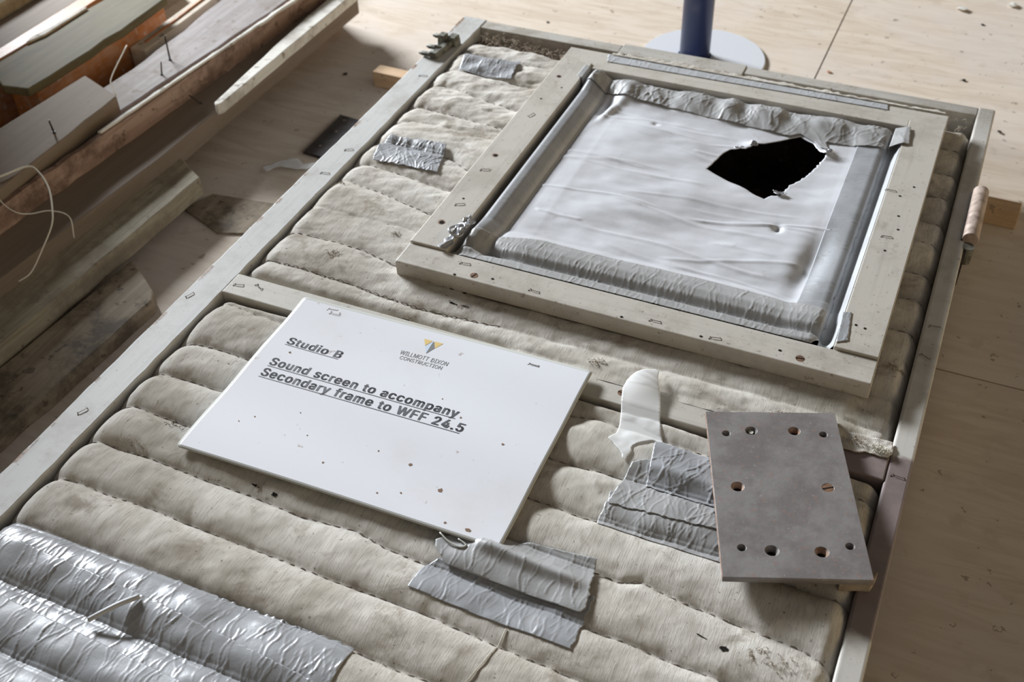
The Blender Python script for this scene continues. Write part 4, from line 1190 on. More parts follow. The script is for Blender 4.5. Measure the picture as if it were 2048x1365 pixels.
# outlines of the letters used on the sign, thousandths of an em: [advance, [contours]]
GLYPHS = {'.':[188,[[[95,-4],[83,-3],[73,1],[63,9],[55,18],[51,29],[50,41],[51,53],[55,64],[63,73],[73,81],[83,85],[95,87],[107,85],[118,81],[128,73],[135,64],[140,53],[141,41],[140,29],[135,18],[128,9],[118,1],[107,-3]]]],'2':[453,[[[64,0],[64,47],[234,229],[282,282],[294,298],[303,312],[311,327],[316,341],[319,356],[320,371],[319,389],[315,405],[308,419],[298,431],[287,441],[273,449],[258,455],[241,458],[224,460],[205,458],[188,454],[172,447],[159,438],[148,427],[139,413],[132,398],[128,381],[127,362],[66,362],[68,391],[75,418],[86,442],[102,464],[121,482],[143,496],[168,507],[196,513],[225,516],[254,513],[281,507],[306,497],[328,482],[346,465],[361,445],[372,423],[379,398],[381,372],[380,354],[377,336],[371,318],[363,299],[351,280],[336,259],[317,235],[294,209],[267,180],[153,60],[153,57],[389,57],[389,0]]]],'4':[453,[[[40,105],[40,158],[247,509],[311,509],[109,166],[109,163],[413,163],[413,105]],[[282,0],[282,121],[282,146],[282,318],[343,318],[343,0]]]],'5':[453,[[[221,-7],[192,-5],[165,1],[140,11],[118,25],[99,41],[83,60],[71,82],[63,105],[60,130],[122,130],[125,115],[130,102],[138,89],[148,78],[160,68],[173,60],[188,54],[204,51],[221,50],[241,51],[259,56],[276,64],[291,75],[304,89],[314,104],[322,122],[326,141],[328,162],[326,183],[321,203],[314,221],[303,237],[290,251],[275,262],[257,270],[238,275],[218,277],[201,276],[184,273],[167,268],[152,262],[139,255],[128,246],[67,253],[96,509],[366,509],[366,452],[151,452],[134,301],[136,301],[148,311],[162,318],[178,325],[194,330],[212,333],[229,334],[252,332],[274,328],[294,321],[313,311],[330,299],[345,285],[358,269],[370,251],[379,231],[386,210],[390,187],[391,163],[388,132],[381,102],[369,76],[352,52],[332,32],[309,15],[282,3],[253,-4]]]],'B':[456,[[[60,0],[60,509],[241,509],[274,507],[304,501],[329,491],[350,477],[367,461],[381,442],[390,421],[396,398],[398,374],[397,353],[393,336],[387,320],[378,307],[368,295],[356,286],[343,278],[329,272],[315,267],[315,262],[331,260],[347,254],[363,245],[378,234],[391,220],[402,203],[411,184],[416,161],[418,136],[416,111],[410,88],[400,67],[386,48],[368,31],[344,18],[317,8],[284,2],[247,0]],[[125,57],[245,57],[281,60],[309,67],[330,80],[344,96],[353,115],[355,137],[354,153],[350,169],[342,184],[333,197],[320,209],[306,218],[289,225],[269,229],[248,231],[125,231]],[[125,285],[238,285],[256,287],[273,290],[288,296],[302,304],[314,314],[323,326],[330,340],[335,355],[336,372],[333,393],[326,412],[313,429],[294,442],[270,449],[240,452],[125,452]]]],'C':[510,[[[267,-7],[225,-3],[186,7],[150,25],[119,49],[92,79],[70,115],[53,157],[44,203],[40,254],[44,305],[53,352],[70,393],[92,429],[119,459],[150,484],[186,501],[225,512],[267,516],[293,514],[317,511],[340,504],[362,496],[383,485],[402,471],[419,456],[435,438],[448,418],[459,397],[467,373],[473,348],[408,348],[404,365],[397,380],[389,395],[380,407],[369,418],[357,428],[344,437],[330,444],[315,449],[300,453],[284,455],[267,456],[237,453],[209,445],[184,432],[161,414],[141,391],[125,364],[113,332],[106,295],[103,254],[106,213],[113,177],[125,145],[141,117],[161,94],[184,76],[210,63],[237,56],[267,53],[284,54],[300,56],[315,60],[330,65],[344,72],[357,81],[369,90],[380,102],[389,114],[397,128],[404,144],[408,160],[473,160],[467,135],[459,112],[448,91],[435,71],[420,53],[402,38],[383,24],[363,13],[341,5],[317,-2],[293,-6]]]],'D':[502,[[[219,0],[96,0],[96,57],[215,57],[254,60],[288,68],[318,81],[343,99],[363,122],[379,149],[390,181],[397,216],[399,255],[397,294],[390,329],[379,361],[364,388],[344,410],[320,428],[291,441],[258,449],[221,452],[93,452],[93,509],[225,509],[273,505],[315,495],[353,478],[385,455],[412,426],[433,391],[449,351],[458,306],[462,255],[458,205],[449,159],[433,119],[411,83],[384,54],[351,31],[312,14],[268,3]],[[125,509],[125,0],[60,0],[60,509]]]],'F':[410,[[[60,0],[60,509],[369,509],[369,452],[125,452],[125,278],[346,278],[346,221],[125,221],[125,0]]]],'I':[300,[[[31,0],[31,57],[118,57],[118,452],[31,452],[31,509],[269,509],[269,452],[183,452],[183,57],[269,57],[269,0]]]],'L':[393,[[[60,0],[60,509],[125,509],[125,57],[361,57],[361,0]]]],'M':[628,[[[60,0],[60,509],[152,509],[277,187],[287,159],[299,123],[311,84],[322,49],[307,49],[318,83],[330,121],[342,158],[352,187],[476,509],[568,509],[568,0],[504,0],[504,291],[504,327],[505,369],[506,413],[507,457],[513,457],[498,409],[482,363],[467,322],[456,291],[342,0],[286,0],[170,291],[159,321],[145,361],[129,408],[112,457],[119,457],[120,416],[121,372],[122,328],[122,291],[122,0]]]],'N':[523,[[[60,0],[60,509],[136,509],[343,183],[363,151],[388,107],[414,55],[405,54],[401,108],[399,157],[399,195],[399,509],[463,509],[463,0],[387,0],[202,290],[177,331],[148,381],[108,452],[119,454],[122,384],[124,328],[125,291],[125,0]]]],'O':[533,[[[267,-7],[225,-3],[186,7],[150,25],[119,49],[92,79],[70,115],[53,157],[44,203],[40,254],[44,305],[53,352],[70,393],[92,429],[119,459],[150,484],[186,501],[225,512],[267,516],[309,512],[348,501],[384,484],[415,459],[442,429],[464,393],[480,352],[490,305],[493,254],[490,203],[480,157],[464,115],[442,79],[415,49],[384,25],[348,7],[309,-3]],[[267,53],[296,55],[324,63],[349,76],[372,94],[392,116],[408,144],[420,176],[428,213],[430,254],[428,295],[420,332],[408,365],[392,392],[372,415],[349,433],[324,446],[296,453],[267,456],[237,453],[210,445],[184,433],[161,415],[142,392],[125,364],[113,332],[106,295],[103,254],[106,213],[113,176],[125,144],[142,117],[161,94],[184,76],[210,63],[237,55]]]],'R':[449,[[[60,0],[60,509],[236,509],[273,506],[305,500],[333,489],[356,473],[376,455],[390,433],[401,408],[407,381],[409,352],[407,323],[401,296],[390,271],[376,250],[356,232],[333,217],[305,206],[273,200],[236,198],[96,198],[96,255],[234,255],[258,256],[280,260],[298,267],[313,276],[325,287],[334,300],[340,316],[344,333],[345,352],[344,371],[340,389],[334,405],[325,419],[313,430],[298,440],[279,446],[258,451],[233,452],[125,452],[125,0]],[[353,0],[230,229],[303,229],[428,0]]]],'S':[447,[[[224,-9],[188,-7],[156,-1],[128,9],[102,23],[81,40],[64,60],[51,83],[42,109],[38,137],[104,137],[108,118],[114,102],[123,88],[136,76],[150,66],[166,59],[185,53],[204,50],[224,49],[246,50],[267,54],[286,60],[303,69],[317,79],[329,92],[338,106],[344,122],[346,139],[344,154],[340,168],[332,179],[322,189],[310,197],[296,205],[245,222],[184,239],[145,253],[112,269],[86,289],[67,313],[56,341],[52,372],[54,400],[62,425],[75,448],[92,468],[113,484],[138,498],[165,508],[195,514],[227,516],[259,514],[289,508],[316,498],[340,484],[360,468],[377,449],[390,427],[398,403],[401,378],[337,378],[332,402],[320,421],[302,437],[280,449],[254,456],[225,459],[204,457],[185,454],[167,448],[152,440],[139,430],[129,418],[121,405],[117,391],[115,376],[117,359],[122,345],[131,334],[142,324],[155,315],[169,308],[212,293],[264,279],[312,264],[328,256],[344,248],[359,238],[372,226],[384,213],[395,198],[402,180],[407,161],[408,139],[406,112],[399,87],[386,64],[370,43],[349,25],[323,11],[294,0],[261,-7]]]],'T':[449,[[[32,452],[32,509],[417,509],[417,452],[257,452],[257,0],[193,0],[193,452]]]],'U':[517,[[[259,-8],[220,-6],[186,2],[154,15],[126,33],[103,55],[85,80],[71,108],[63,140],[60,173],[60,509],[124,509],[124,178],[126,155],[132,133],[141,113],[153,95],[169,80],[187,68],[208,59],[232,53],[259,52],[285,53],[309,59],[331,68],[349,80],[364,95],[377,113],[385,133],[391,155],[393,178],[393,509],[457,509],[457,173],[454,140],[446,108],[433,80],[414,55],[391,33],[363,15],[332,2],[297,-6]]]],'W':[686,[[[155,0],[16,509],[82,509],[163,196],[175,145],[187,94],[197,40],[189,40],[200,94],[211,145],[224,196],[306,509],[380,509],[462,196],[474,145],[486,94],[497,40],[488,40],[499,94],[510,145],[523,196],[603,509],[670,509],[530,0],[455,0],[368,323],[351,391],[336,475],[350,475],[335,395],[318,323],[230,0]]]],'X':[474,[[[18,0],[217,284],[217,236],[29,509],[104,509],[178,400],[204,361],[223,329],[243,292],[232,292],[252,329],[272,361],[298,400],[374,509],[446,509],[259,239],[259,287],[456,0],[382,0],[292,129],[268,165],[250,195],[230,231],[244,231],[225,196],[206,166],[182,129],[91,0]]]],'a':[389,[[[160,-9],[137,-7],[115,-3],[94,5],[76,15],[60,29],[48,45],[38,63],[32,84],[30,108],[32,128],[36,146],[43,161],[53,174],[64,184],[78,193],[92,200],[108,206],[125,211],[178,220],[234,227],[265,235],[276,255],[276,257],[275,272],[272,285],[267,297],[260,307],[251,315],[240,322],[227,327],[212,330],[196,331],[178,330],[163,327],[149,322],[118,301],[100,274],[41,291],[51,313],[64,331],[79,346],[95,358],[114,368],[133,375],[153,380],[173,383],[194,384],[239,379],[255,375],[271,369],[286,360],[300,350],[312,336],[322,320],[330,301],[335,278],[337,251],[337,0],[277,0],[277,52],[272,52],[252,25],[242,16],[229,8],[215,1],[199,-4],[181,-7]],[[170,45],[192,47],[211,51],[228,59],[242,68],[254,80],[263,93],[270,108],[274,122],[276,138],[276,190],[259,182],[231,176],[200,171],[175,168],[134,159],[122,153],[112,147],[103,139],[97,130],[93,118],[92,105],[93,93],[96,82],[102,72],[109,64],[119,57],[130,52],[142,48],[156,46]]]],'c':[396,[[[207,-8],[174,-5],[144,3],[117,16],[93,35],[72,58],[56,85],[44,116],[37,150],[34,187],[37,225],[44,260],[56,291],[72,318],[93,341],[117,360],[144,374],[174,382],[207,384],[226,384],[243,381],[260,377],[276,371],[291,364],[305,356],[318,346],[330,335],[340,322],[349,308],[356,293],[362,277],[303,262],[290,289],[270,311],[242,325],[207,330],[184,328],[163,321],[145,310],[130,296],[118,278],[108,258],[102,236],[98,212],[96,187],[98,163],[102,139],[108,117],[118,97],[130,80],[145,66],[163,55],[184,49],[207,46],[243,52],[271,66],[292,89],[304,117],[363,102],[357,86],[350,70],[341,56],[331,43],[319,32],[306,21],[292,12],[277,5],[261,-1],[244,-5],[226,-7]]]],'d':[424,[[[195,-8],[165,-6],[137,3],[111,16],[89,34],[70,57],[55,84],[43,116],[36,151],[34,189],[36,227],[43,261],[55,293],[70,320],[89,342],[112,361],[137,374],[165,382],[196,384],[218,383],[237,379],[253,373],[267,364],[278,355],[287,346],[306,319],[311,319],[311,509],[372,509],[372,0],[313,0],[313,59],[307,59],[287,31],[277,21],[266,12],[252,4],[236,-3],[217,-7]],[[205,47],[226,49],[246,55],[263,65],[278,78],[290,95],[299,115],[306,138],[310,162],[312,189],[310,216],[306,241],[300,263],[290,282],[278,299],[263,312],[246,322],[227,328],[205,330],[182,328],[162,322],[145,311],[130,298],[118,281],[108,261],[102,239],[98,215],[96,189],[98,163],[102,139],[109,117],[118,97],[130,80],[145,66],[162,55],[182,49]]]],'e':[404,[[[212,-8],[177,-5],[145,3],[117,16],[92,35],[72,58],[56,85],[44,116],[37,150],[34,187],[36,224],[44,258],[55,290],[71,317],[91,340],[115,359],[142,373],[172,382],[205,384],[226,383],[246,380],[266,374],[285,366],[303,355],[319,341],[334,324],[347,305],[357,282],[365,256],[370,227],[371,194],[371,169],[75,169],[75,221],[338,221],[310,202],[308,226],[304,248],[298,269],[288,286],[277,301],[263,314],[246,323],[227,328],[205,330],[183,328],[164,323],[146,313],[131,301],[119,286],[109,270],[102,251],[97,231],[96,211],[96,178],[98,151],[102,127],[110,106],[121,88],[135,73],[151,61],[169,53],[190,48],[212,46],[227,47],[241,49],[254,53],[265,58],[276,65],[285,73],[294,82],[300,93],[306,105],[365,91],[358,72],[348,55],[335,39],[320,26],[302,14],[283,4],[261,-3],[237,-7]]]],'f':[254,[[[228,379],[228,327],[6,327],[6,379]],[[81,0],[81,432],[82,452],[87,470],[96,486],[107,499],[120,510],[135,519],[152,525],[169,529],[187,530],[222,527],[243,521],[227,468],[215,472],[195,474],[178,472],[164,468],[154,460],[147,449],[143,435],[142,419],[142,0]]]],'i':[167,[[[53,0],[53,379],[114,379],[114,0]],[[84,443],[73,444],[63,448],[54,455],[47,463],[43,472],[41,483],[43,494],[47,504],[54,512],[63,518],[73,522],[84,524],[95,522],[105,518],[114,512],[121,504],[125,494],[126,483],[125,472],[121,463],[114,455],[105,448],[95,444]]]],'m':[610,[[[53,0],[53,379],[112,379],[112,295],[108,295],[114,314],[122,331],[132,346],[144,358],[158,368],[172,376],[187,382],[203,385],[219,386],[245,383],[268,375],[287,361],[303,342],[314,320],[321,295],[312,295],[318,312],[326,329],[337,343],[350,356],[364,366],[381,375],[398,381],[417,385],[437,386],[458,385],[478,380],[497,372],[514,361],[529,346],[541,328],[550,307],[555,283],[557,255],[557,0],[496,0],[496,254],[493,279],[485,298],[473,313],[456,323],[438,329],[419,330],[402,329],[387,326],[374,320],[363,312],[353,302],[345,290],[340,277],[336,263],[335,247],[335,0],[274,0],[274,260],[272,280],[265,297],[253,311],[238,322],[220,328],[199,330],[185,329],[171,326],[158,320],[145,312],[135,302],[126,289],[119,274],[115,257],[114,238],[114,0]]]],'n':[410,[[[114,227],[114,0],[53,0],[53,379],[112,379],[112,287],[102,287],[116,319],[132,344],[152,362],[175,374],[200,382],[227,384],[252,383],[275,377],[295,369],[313,356],[328,340],[341,321],[350,298],[355,271],[357,240],[357,0],[296,0],[296,235],[293,263],[286,286],[273,304],[256,318],[235,326],[210,329],[192,328],[176,324],[161,317],[147,308],[136,297],[126,283],[119,266],[115,248]]]],'o':[415,[[[207,-8],[174,-5],[144,3],[117,16],[93,35],[72,58],[56,85],[44,116],[37,150],[34,187],[37,225],[44,260],[56,291],[72,318],[93,341],[117,360],[144,374],[174,382],[207,384],[241,382],[271,374],[299,360],[323,341],[343,318],[359,291],[371,260],[379,225],[381,187],[379,150],[371,116],[359,85],[343,58],[323,35],[299,16],[271,3],[241,-5]],[[207,46],[231,49],[252,55],[270,66],[285,80],[298,97],[307,117],[314,139],[318,163],[319,187],[318,212],[314,236],[307,258],[298,278],[285,296],[270,310],[252,321],[231,328],[207,330],[184,328],[163,321],[145,310],[130,296],[118,278],[108,258],[102,236],[98,212],[96,187],[98,163],[102,139],[108,117],[118,97],[130,80],[145,66],[163,55],[184,49]]]],'p':[424,[[[53,-143],[53,379],[112,379],[112,319],[118,319],[137,346],[147,355],[158,364],[171,373],[188,379],[207,383],[229,384],[259,382],[287,374],[313,361],[335,342],[354,320],[370,293],[381,261],[388,227],[390,189],[388,151],[381,116],[370,84],[355,57],[336,34],[313,16],[288,3],[260,-6],[229,-8],[208,-7],[189,-3],[173,4],[159,12],[147,21],[138,31],[118,59],[114,59],[114,-143]],[[220,47],[242,49],[262,55],[279,66],[294,80],[306,97],[316,117],[323,139],[327,163],[328,189],[327,215],[323,239],[316,261],[307,281],[295,298],[280,311],[262,322],[243,328],[220,330],[198,328],[178,322],[161,312],[147,299],[134,282],[125,263],[118,241],[114,216],[113,189],[114,162],[118,138],[125,115],[135,95],[147,78],[162,65],[179,55],[198,49]]]],'r':[259,[[[53,0],[53,379],[112,379],[112,321],[115,321],[124,339],[137,354],[152,367],[171,377],[191,383],[213,385],[229,384],[243,384],[243,322],[230,324],[207,326],[190,324],[174,321],[159,315],[146,306],[135,296],[126,284],[119,269],[115,254],[114,237],[114,0]]]],'s':[365,[[[182,-8],[157,-7],[133,-3],[112,3],[93,12],[76,24],[62,38],[50,54],[41,73],[36,94],[94,107],[101,87],[111,72],[124,60],[141,52],[160,47],[181,45],[206,47],[227,53],[244,62],[258,74],[265,88],[268,103],[266,115],[262,126],[254,136],[243,144],[229,150],[212,155],[149,170],[118,180],[92,192],[72,208],[58,227],[50,249],[47,274],[49,295],[55,314],[65,332],[79,347],[95,360],[115,370],[137,378],[161,383],[187,384],[212,383],[234,379],[254,372],[271,363],[286,352],[299,339],[309,324],[318,308],[324,290],[268,277],[262,291],[254,304],[243,316],[228,325],[210,331],[187,333],[166,331],[147,326],[131,317],[119,305],[111,292],[109,277],[110,264],[115,253],[124,243],[136,235],[152,229],[172,223],[229,209],[261,200],[287,187],[306,171],[320,153],[328,131],[331,107],[329,85],[323,65],[312,47],[298,31],[281,18],[260,6],[236,-2],[210,-7]]]],'t':[227,[[[204,379],[204,327],[6,327],[6,379]],[[65,471],[126,471],[126,98],[127,83],[130,70],[136,61],[144,55],[156,51],[170,50],[185,51],[202,54],[213,2],[192,-3],[168,-4],[138,-1],[113,7],[92,21],[77,41],[68,64],[65,93]]]],'u':[410,[[[182,-5],[158,-3],[135,2],[115,11],[97,23],[82,39],[69,59],[60,82],[54,109],[53,139],[53,379],[114,379],[114,144],[116,117],[124,94],[137,75],[154,61],[175,53],[200,50],[218,51],[234,55],[249,62],[263,71],[274,83],[283,97],[290,113],[295,132],[296,153],[296,379],[357,379],[357,0],[298,0],[298,92],[307,92],[294,60],[277,35],[257,17],[234,5],[209,-3]]]],'y':[389,[[[47,-139],[61,-86],[71,-87],[104,-89],[113,-86],[122,-81],[130,-74],[138,-64],[145,-51],[151,-36],[163,-1],[17,379],[84,379],[165,155],[187,87],[206,21],[184,21],[202,87],[224,155],[305,379],[371,379],[204,-58],[196,-77],[187,-93],[177,-107],[165,-119],[153,-128],[139,-136],[125,-141],[109,-144],[91,-145],[65,-143]]]]}


def lettering(name, text, u, v, width, height, m, parent, bold=0.0, lift=0.0003, underline=None, space=0.26, track=0.0):
    cu = bpy.data.curves.new('txt', 'CURVE')
    cu.dimensions = '2D'; cu.fill_mode = 'BOTH'
    pen = 0.0
    for ch in text:
        if ch == ' ':
            pen += space; continue
        adv, sp = GLYPHS[ch]
        for c_ in sp:
            q = cu.splines.new('POLY'); q.points.add(len(c_) - 1); q.use_cyclic_u = True
            for p, w in zip(q.points, c_):
                p.co = (pen + w[0] / 1000, w[1] / 1000, 0, 1)
        pen += adv / 1000 + track
    to = bpy.data.objects.new('txt', cu); COL.objects.link(to)
    me = bpy.data.meshes.new_from_object(to.evaluated_get(bpy.context.evaluated_depsgraph_get()))
    bpy.data.objects.remove(to)
    co = np.zeros(len(me.vertices) * 3); me.vertices.foreach_get('co', co)
    co = co.reshape(-1, 3)
    x0, x1 = co[:, 0].min(), co[:, 0].max()
    uu = u + (co[:, 0] - x0) * width / (x1 - x0)
    vv = v + co[:, 1] * height / CAPH
    F = [tuple(p.vertices) for p in me.polygons]
    if bold:          # heavier strokes: the outline laid down again, slightly shifted
        n1 = len(uu); bu, bv = bold * height / CAPH, 0.35 * bold * height / CAPH
        F0 = list(F); u_, v_ = uu, vv
        uu = u_ - bu; vv = v_ - bv
        for k, (a_, b_) in enumerate(((0, 0), (bu, bv), (-bu, bv), (bu, -bv))):
            uu = np.concatenate([uu, u_ + a_]); vv = np.concatenate([vv, v_ + b_])
            F += [tuple(i + n1 * (k + 1) for i in t_) for t_ in F0]
    if underline:
        n0 = len(uu); N = 24
        ul = np.linspace(underline[0], underline[1], N)
        uu = np.concatenate([uu, ul, ul]); vv = np.concatenate([vv, np.full(N, underline[2]), np.full(N, underline[2] - underline[3])])
        for k in range(N - 1):
            F.append((n0 + k, n0 + N + k, n0 + N + k + 1, n0 + k + 1))
    x, y = s2w(uu, vv)
    z = sign_z(uu, vv) + lift
    bpy.data.meshes.remove(me)
    return mesh(name, np.stack([x, y, z], -1), F, m, parent)


CAPH = max(p[1] for c_ in GLYPHS['T'][1] for p in c_) / 1000
lettering('printed_lettering', 'Studio B', 0.0196, 0.1494, 0.0572, 0.0094, m_ink, paper, 0.030, track=0.055, underline=(0.0192, 0.0765, 0.1481, 0.0007))
lettering('printed_lettering', 'Sound screen to accompany', 0.0200, 0.1179, 0.1912, 0.0097, m_ink, paper, 0.030, track=0.055, underline=(0.0200, 0.2112, 0.1164, 0.0008))
lettering('printed_lettering', 'Secondary frame to WFF 24.5', 0.0200, 0.1030, 0.2030, 0.0098, m_ink, paper, 0.030, track=0.055, underline=(0.0196, 0.2222, 0.1014, 0.0008))
lettering('logo_lettering', 'WILLMOTT DIXON', 0.1262, 0.1752, 0.0490, 0.0053, m_gry, paper, 0.0)
lettering('logo_lettering', 'CONSTRUCTION', 0.1290, 0.1690, 0.0432, 0.0045, m_gry, paper, 0.0)


def logo(name, tris, m):
    uu = np.array([p[0] for t_ in tris for p in t_]); vv = np.array([p[1] for t_ in tris for p in t_])
    x, y = s2w(uu, vv)
    F = []; k = 0
    for t_ in tris:
        F.append(tuple(range(k, k + len(t_)))); k += len(t_)
    return mesh(name, np.stack([x, y, sign_z(uu, vv) + 0.0003], -1), F, m, paper)


logo('logo_mark', [[(0.1394, 0.2016), (0.1442, 0.1932), (0.1483, 0.2014)], [(0.1503, 0.2012), (0.1546, 0.1931), (0.1594, 0.2015)]], m_yel)
logo('logo_mark', [[(0.1445, 0.1929), (0.1495, 0.1842), (0.1494, 0.2012)]], m_blu)
logo('logo_mark', [[(0.1497, 0.1837), (0.1543, 0.1929), (0.1498, 0.2013)]], m_gry)
add_staple(*s2w(0.0382, 0.2062), 0.0068, sign, 0.1)
add_staple(*s2w(0.2499, 0.2035), 0.0072, sign, 0.0)
for k, (u, v, r) in enumerate(((0.030, 0.139, 0.0015), (0.1985, 0.0545, 0.0019), (0.2335, 0.0385, 0.0024), (0.129, 0.0290, 0.0012), (0.2720, 0.009, 0.0022), (0.252, 0.009, 0.0013), (0.166, 0.0585, 0.0010), (0.205, 0.0235, 0.001), (0.08, 0.074, 0.0009),
                               (0.215, 0.119, 0.0011), (0.262, 0.103, 0.0013), (0.045, 0.055, 0.0009), (0.035, 0.045, 0.001), (0.187, 0.016, 0.0010), (0.1, 0.052, 0.0007), (0.19, 0.135, 0.0008))):
    rr = np.random.default_rng(k)
    pts = [(u + r * math.cos(a) * rr.uniform(0.4, 1.3), v + r * math.sin(a) * rr.uniform(0.4, 1.2)) for a in np.linspace(0, 6.28, 9, endpoint=False)]
    x, y = s2w(np.array([p[0] for p in pts]), np.array([p[1] for p in pts]))
    z = sign_z(np.array([p[0] for p in pts]), np.array([p[1] for p in pts])) + 0.00035
    mesh('dirt_speck', np.stack([x, y, z], -1), [tuple(range(9))], m_dirt, paper)
bm = bmesh.new()
tube(bm, smooth_curve([(*s2w(0.252, -0.001), 0.0068), (*s2w(0.262, -0.006), 0.0060), (*s2w(0.272, -0.0075), 0.0058), (*s2w(0.276, -0.004), 0.0060), (*s2w(0.268, -0.001), 0.0064)], 5), 0.0007, 6)
bmobj('laminate_sliver', bm, m_lam, sign, True)

# ------------------------------------------------------------------ steel plate with countersunk holes
pa = 0.35035
plate = thing('steel_plate', 'dark grey steel plate with ten screw holes, lying by the mauve patch', 'plate', (0.61615, -0.69043, 0.0125))
PM = Matrix.Translation((0.61615, -0.69043, 0.0118)) @ Matrix.Rotation(pa, 4, 'Z') @ Matrix.Rotation(-0.062, 4, 'X') @ Matrix.Rotation(-0.02, 4, 'Y')
PW, PH, PT = 0.1096, 0.1822, 0.0052
holes_w = [(0.5569, -0.644, 0.0037), (0.5757, -0.6332, 0.0052), (0.6094, -0.6206, 0.0052), (0.633, -0.616, 0.0037), (0.5821, -0.7012, 0.0055), (0.6491, -0.6763, 0.0050),
           (0.6016, -0.7626, 0.0037), (0.6234, -0.7571, 0.0055), (0.6584, -0.7446, 0.0055), (0.6768, -0.7313, 0.0037)]
ca, sa2 = math.cos(-pa), math.sin(-pa)
hl = []
for x, y, r in holes_w:
    dx, dy = x - 0.61615, y + 0.69043
    hl.append((dx * ca - dy * sa2, dx * sa2 + dy * ca, r))
cu = bpy.data.curves.new('plate_outline', 'CURVE')
cu.dimensions = '2D'; cu.fill_mode = 'BOTH'; cu.extrude = PT / 2; cu.bevel_depth = 0.0003; cu.bevel_resolution = 1


def spline(pts):
    s = cu.splines.new('POLY'); s.points.add(len(pts) - 1); s.use_cyclic_u = True
    for p, q in zip(s.points, pts):
        p.co = (q[0], q[1], 0, 1)


spline([(-PW / 2, -PH / 2), (PW / 2, -PH / 2), (PW / 2, PH / 2), (-PW / 2, PH / 2)])
for x, y, r in hl:
    spline([(x + r * math.cos(a), y + r * math.sin(a)) for a in np.linspace(0, 2 * math.pi, 28, endpoint=False)])
to = bpy.data.objects.new('tmp', cu); COL.objects.link(to)
me = bpy.data.meshes.new_from_object(to.evaluated_get(bpy.context.evaluated_depsgraph_get()))
bpy.data.objects.remove(to)
me.transform(PM)
me.materials.clear()
po = link(bpy.data.objects.new('plate_body', me), plate, m_plate)
for i, (x, y, r) in enumerate(hl):       # countersunk walls and the dark bottom of each hole
    bm = bmesh.new()
    ang = np.linspace(0, 2 * math.pi, 24, endpoint=False)
    rings = []
    for rad, z in ((r * 1.0, PT / 2 - 0.0001), (r * 0.62, -PT * 0.05), (r * 0.60, -PT / 2)):
        rings.append([bm.verts.new((x + rad * math.cos(a), y + rad * math.sin(a), z)) for a in ang])
    for a, b in zip(rings[:-1], rings[1:]):
        for k in range(24):
            bm.faces.new((a[k], a[(k + 1) % 24], b[(k + 1) % 24], b[k]))
    bmesh.ops.transform(bm, matrix=PM, verts=bm.verts[:])
    bmobj('countersink', bm, m_rust if i in (2, 4, 8) else m_plate, plate, True)
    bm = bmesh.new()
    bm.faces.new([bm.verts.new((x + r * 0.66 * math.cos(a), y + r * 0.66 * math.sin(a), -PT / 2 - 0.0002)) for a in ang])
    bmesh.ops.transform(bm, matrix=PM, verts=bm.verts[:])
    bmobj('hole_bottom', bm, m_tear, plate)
x, y, r = hl[5]
bm = bmesh.new(); cyl(bm, (x, y, PT / 2 - 0.0016), r * 0.95, 0.0017, 24)
bmesh.ops.transform(bm, matrix=PM, verts=bm.verts[:])
sc_ = bmobj('screw', bm, m_screw, plate); sc_['label'] = 'slotted brass screw head'
bm = bmesh.new()
c1, s1 = math.cos(0.25), math.sin(0.25)
vs = [bm.verts.new((x + a * c1 - b * s1, y + a * s1 + b * c1, PT / 2 + 0.0003)) for a, b in ((-r * 0.95, -0.0006), (r * 0.95, -0.0006), (r * 0.95, 0.0006), (-r * 0.95, 0.0006))]
bm.faces.new(vs)
bmesh.ops.transform(bm, matrix=PM, verts=bm.verts[:])
bmobj('screw_slot', bm, m_tear, plate)
x, y, r = hl[1]
bm = bmesh.new(); cyl(bm, (x, y + 0.0008, -0.001), r * 0.42, 0.0018, 12)
bmesh.ops.transform(bm, matrix=PM, verts=bm.verts[:])
bmobj('plug', bm, m_pale_thread, plate)
# bright worn edge of the plate
bm = bmesh.new()
box(bm, -PW / 2 - 0.0004, -PW / 2 + 0.0006, -PH / 2, PH / 2, -PT / 2 + 0.0004, PT / 2 + 0.0002)
bmesh.ops.transform(bm, matrix=PM, verts=bm.verts[:])
bmobj('worn_edge', bm, m_rust, plate)

# packing chip under the plate's near corner
wc = poly_prism('packing_chip', [(0.6760, -0.7610), (0.6985, -0.7525), (0.7010, -0.7400), (0.6790, -0.7440)], 0.0112, 0.0112, m_t_wedge, None, bw=0.001, jit=0.0004, step=0.006)
tag(wc, 'small wood chip under the near right corner of the steel plate', 'wood chip')

# ------------------------------------------------------------------ torn translucent film
FP = [(0.4590, -0.6330), (0.4555, -0.6200), (0.4560, -0.6100), (0.4590, -0.6020), (0.4650, -0.5960), (0.4720, -0.5935), (0.4765, -0.5900), (0.4800, -0.5910), (0.4815, -0.5980), (0.4840, -0.6050), (0.4880, -0.6130), (0.4930, -0.6260), (0.4980, -0.6420), (0.5035, -0.6570), (0.5095, -0.6678),
      (0.4984, -0.6705), (0.4870, -0.6832), (0.4883, -0.6895), (0.4865, -0.7006), (0.4794, -0.6932), (0.4644, -0.6819), (0.4688, -0.6725), (0.4671, -0.6600), (0.4630, -0.6450)]
t = NT('white_film')
c = t.mix(t.math('MULTIPLY', t.ramp(t.noise(40, 5), 0.5, 0.7), 0.3), (0.86, 0.86, 0.85), (0.74, 0.74, 0.72))
m_film = t.done(c, 0.45)
b_ = t.b
b_.inputs['Alpha'].default_value = 0.66
b_.inputs['Subsurface Weight'].default_value = 0.0


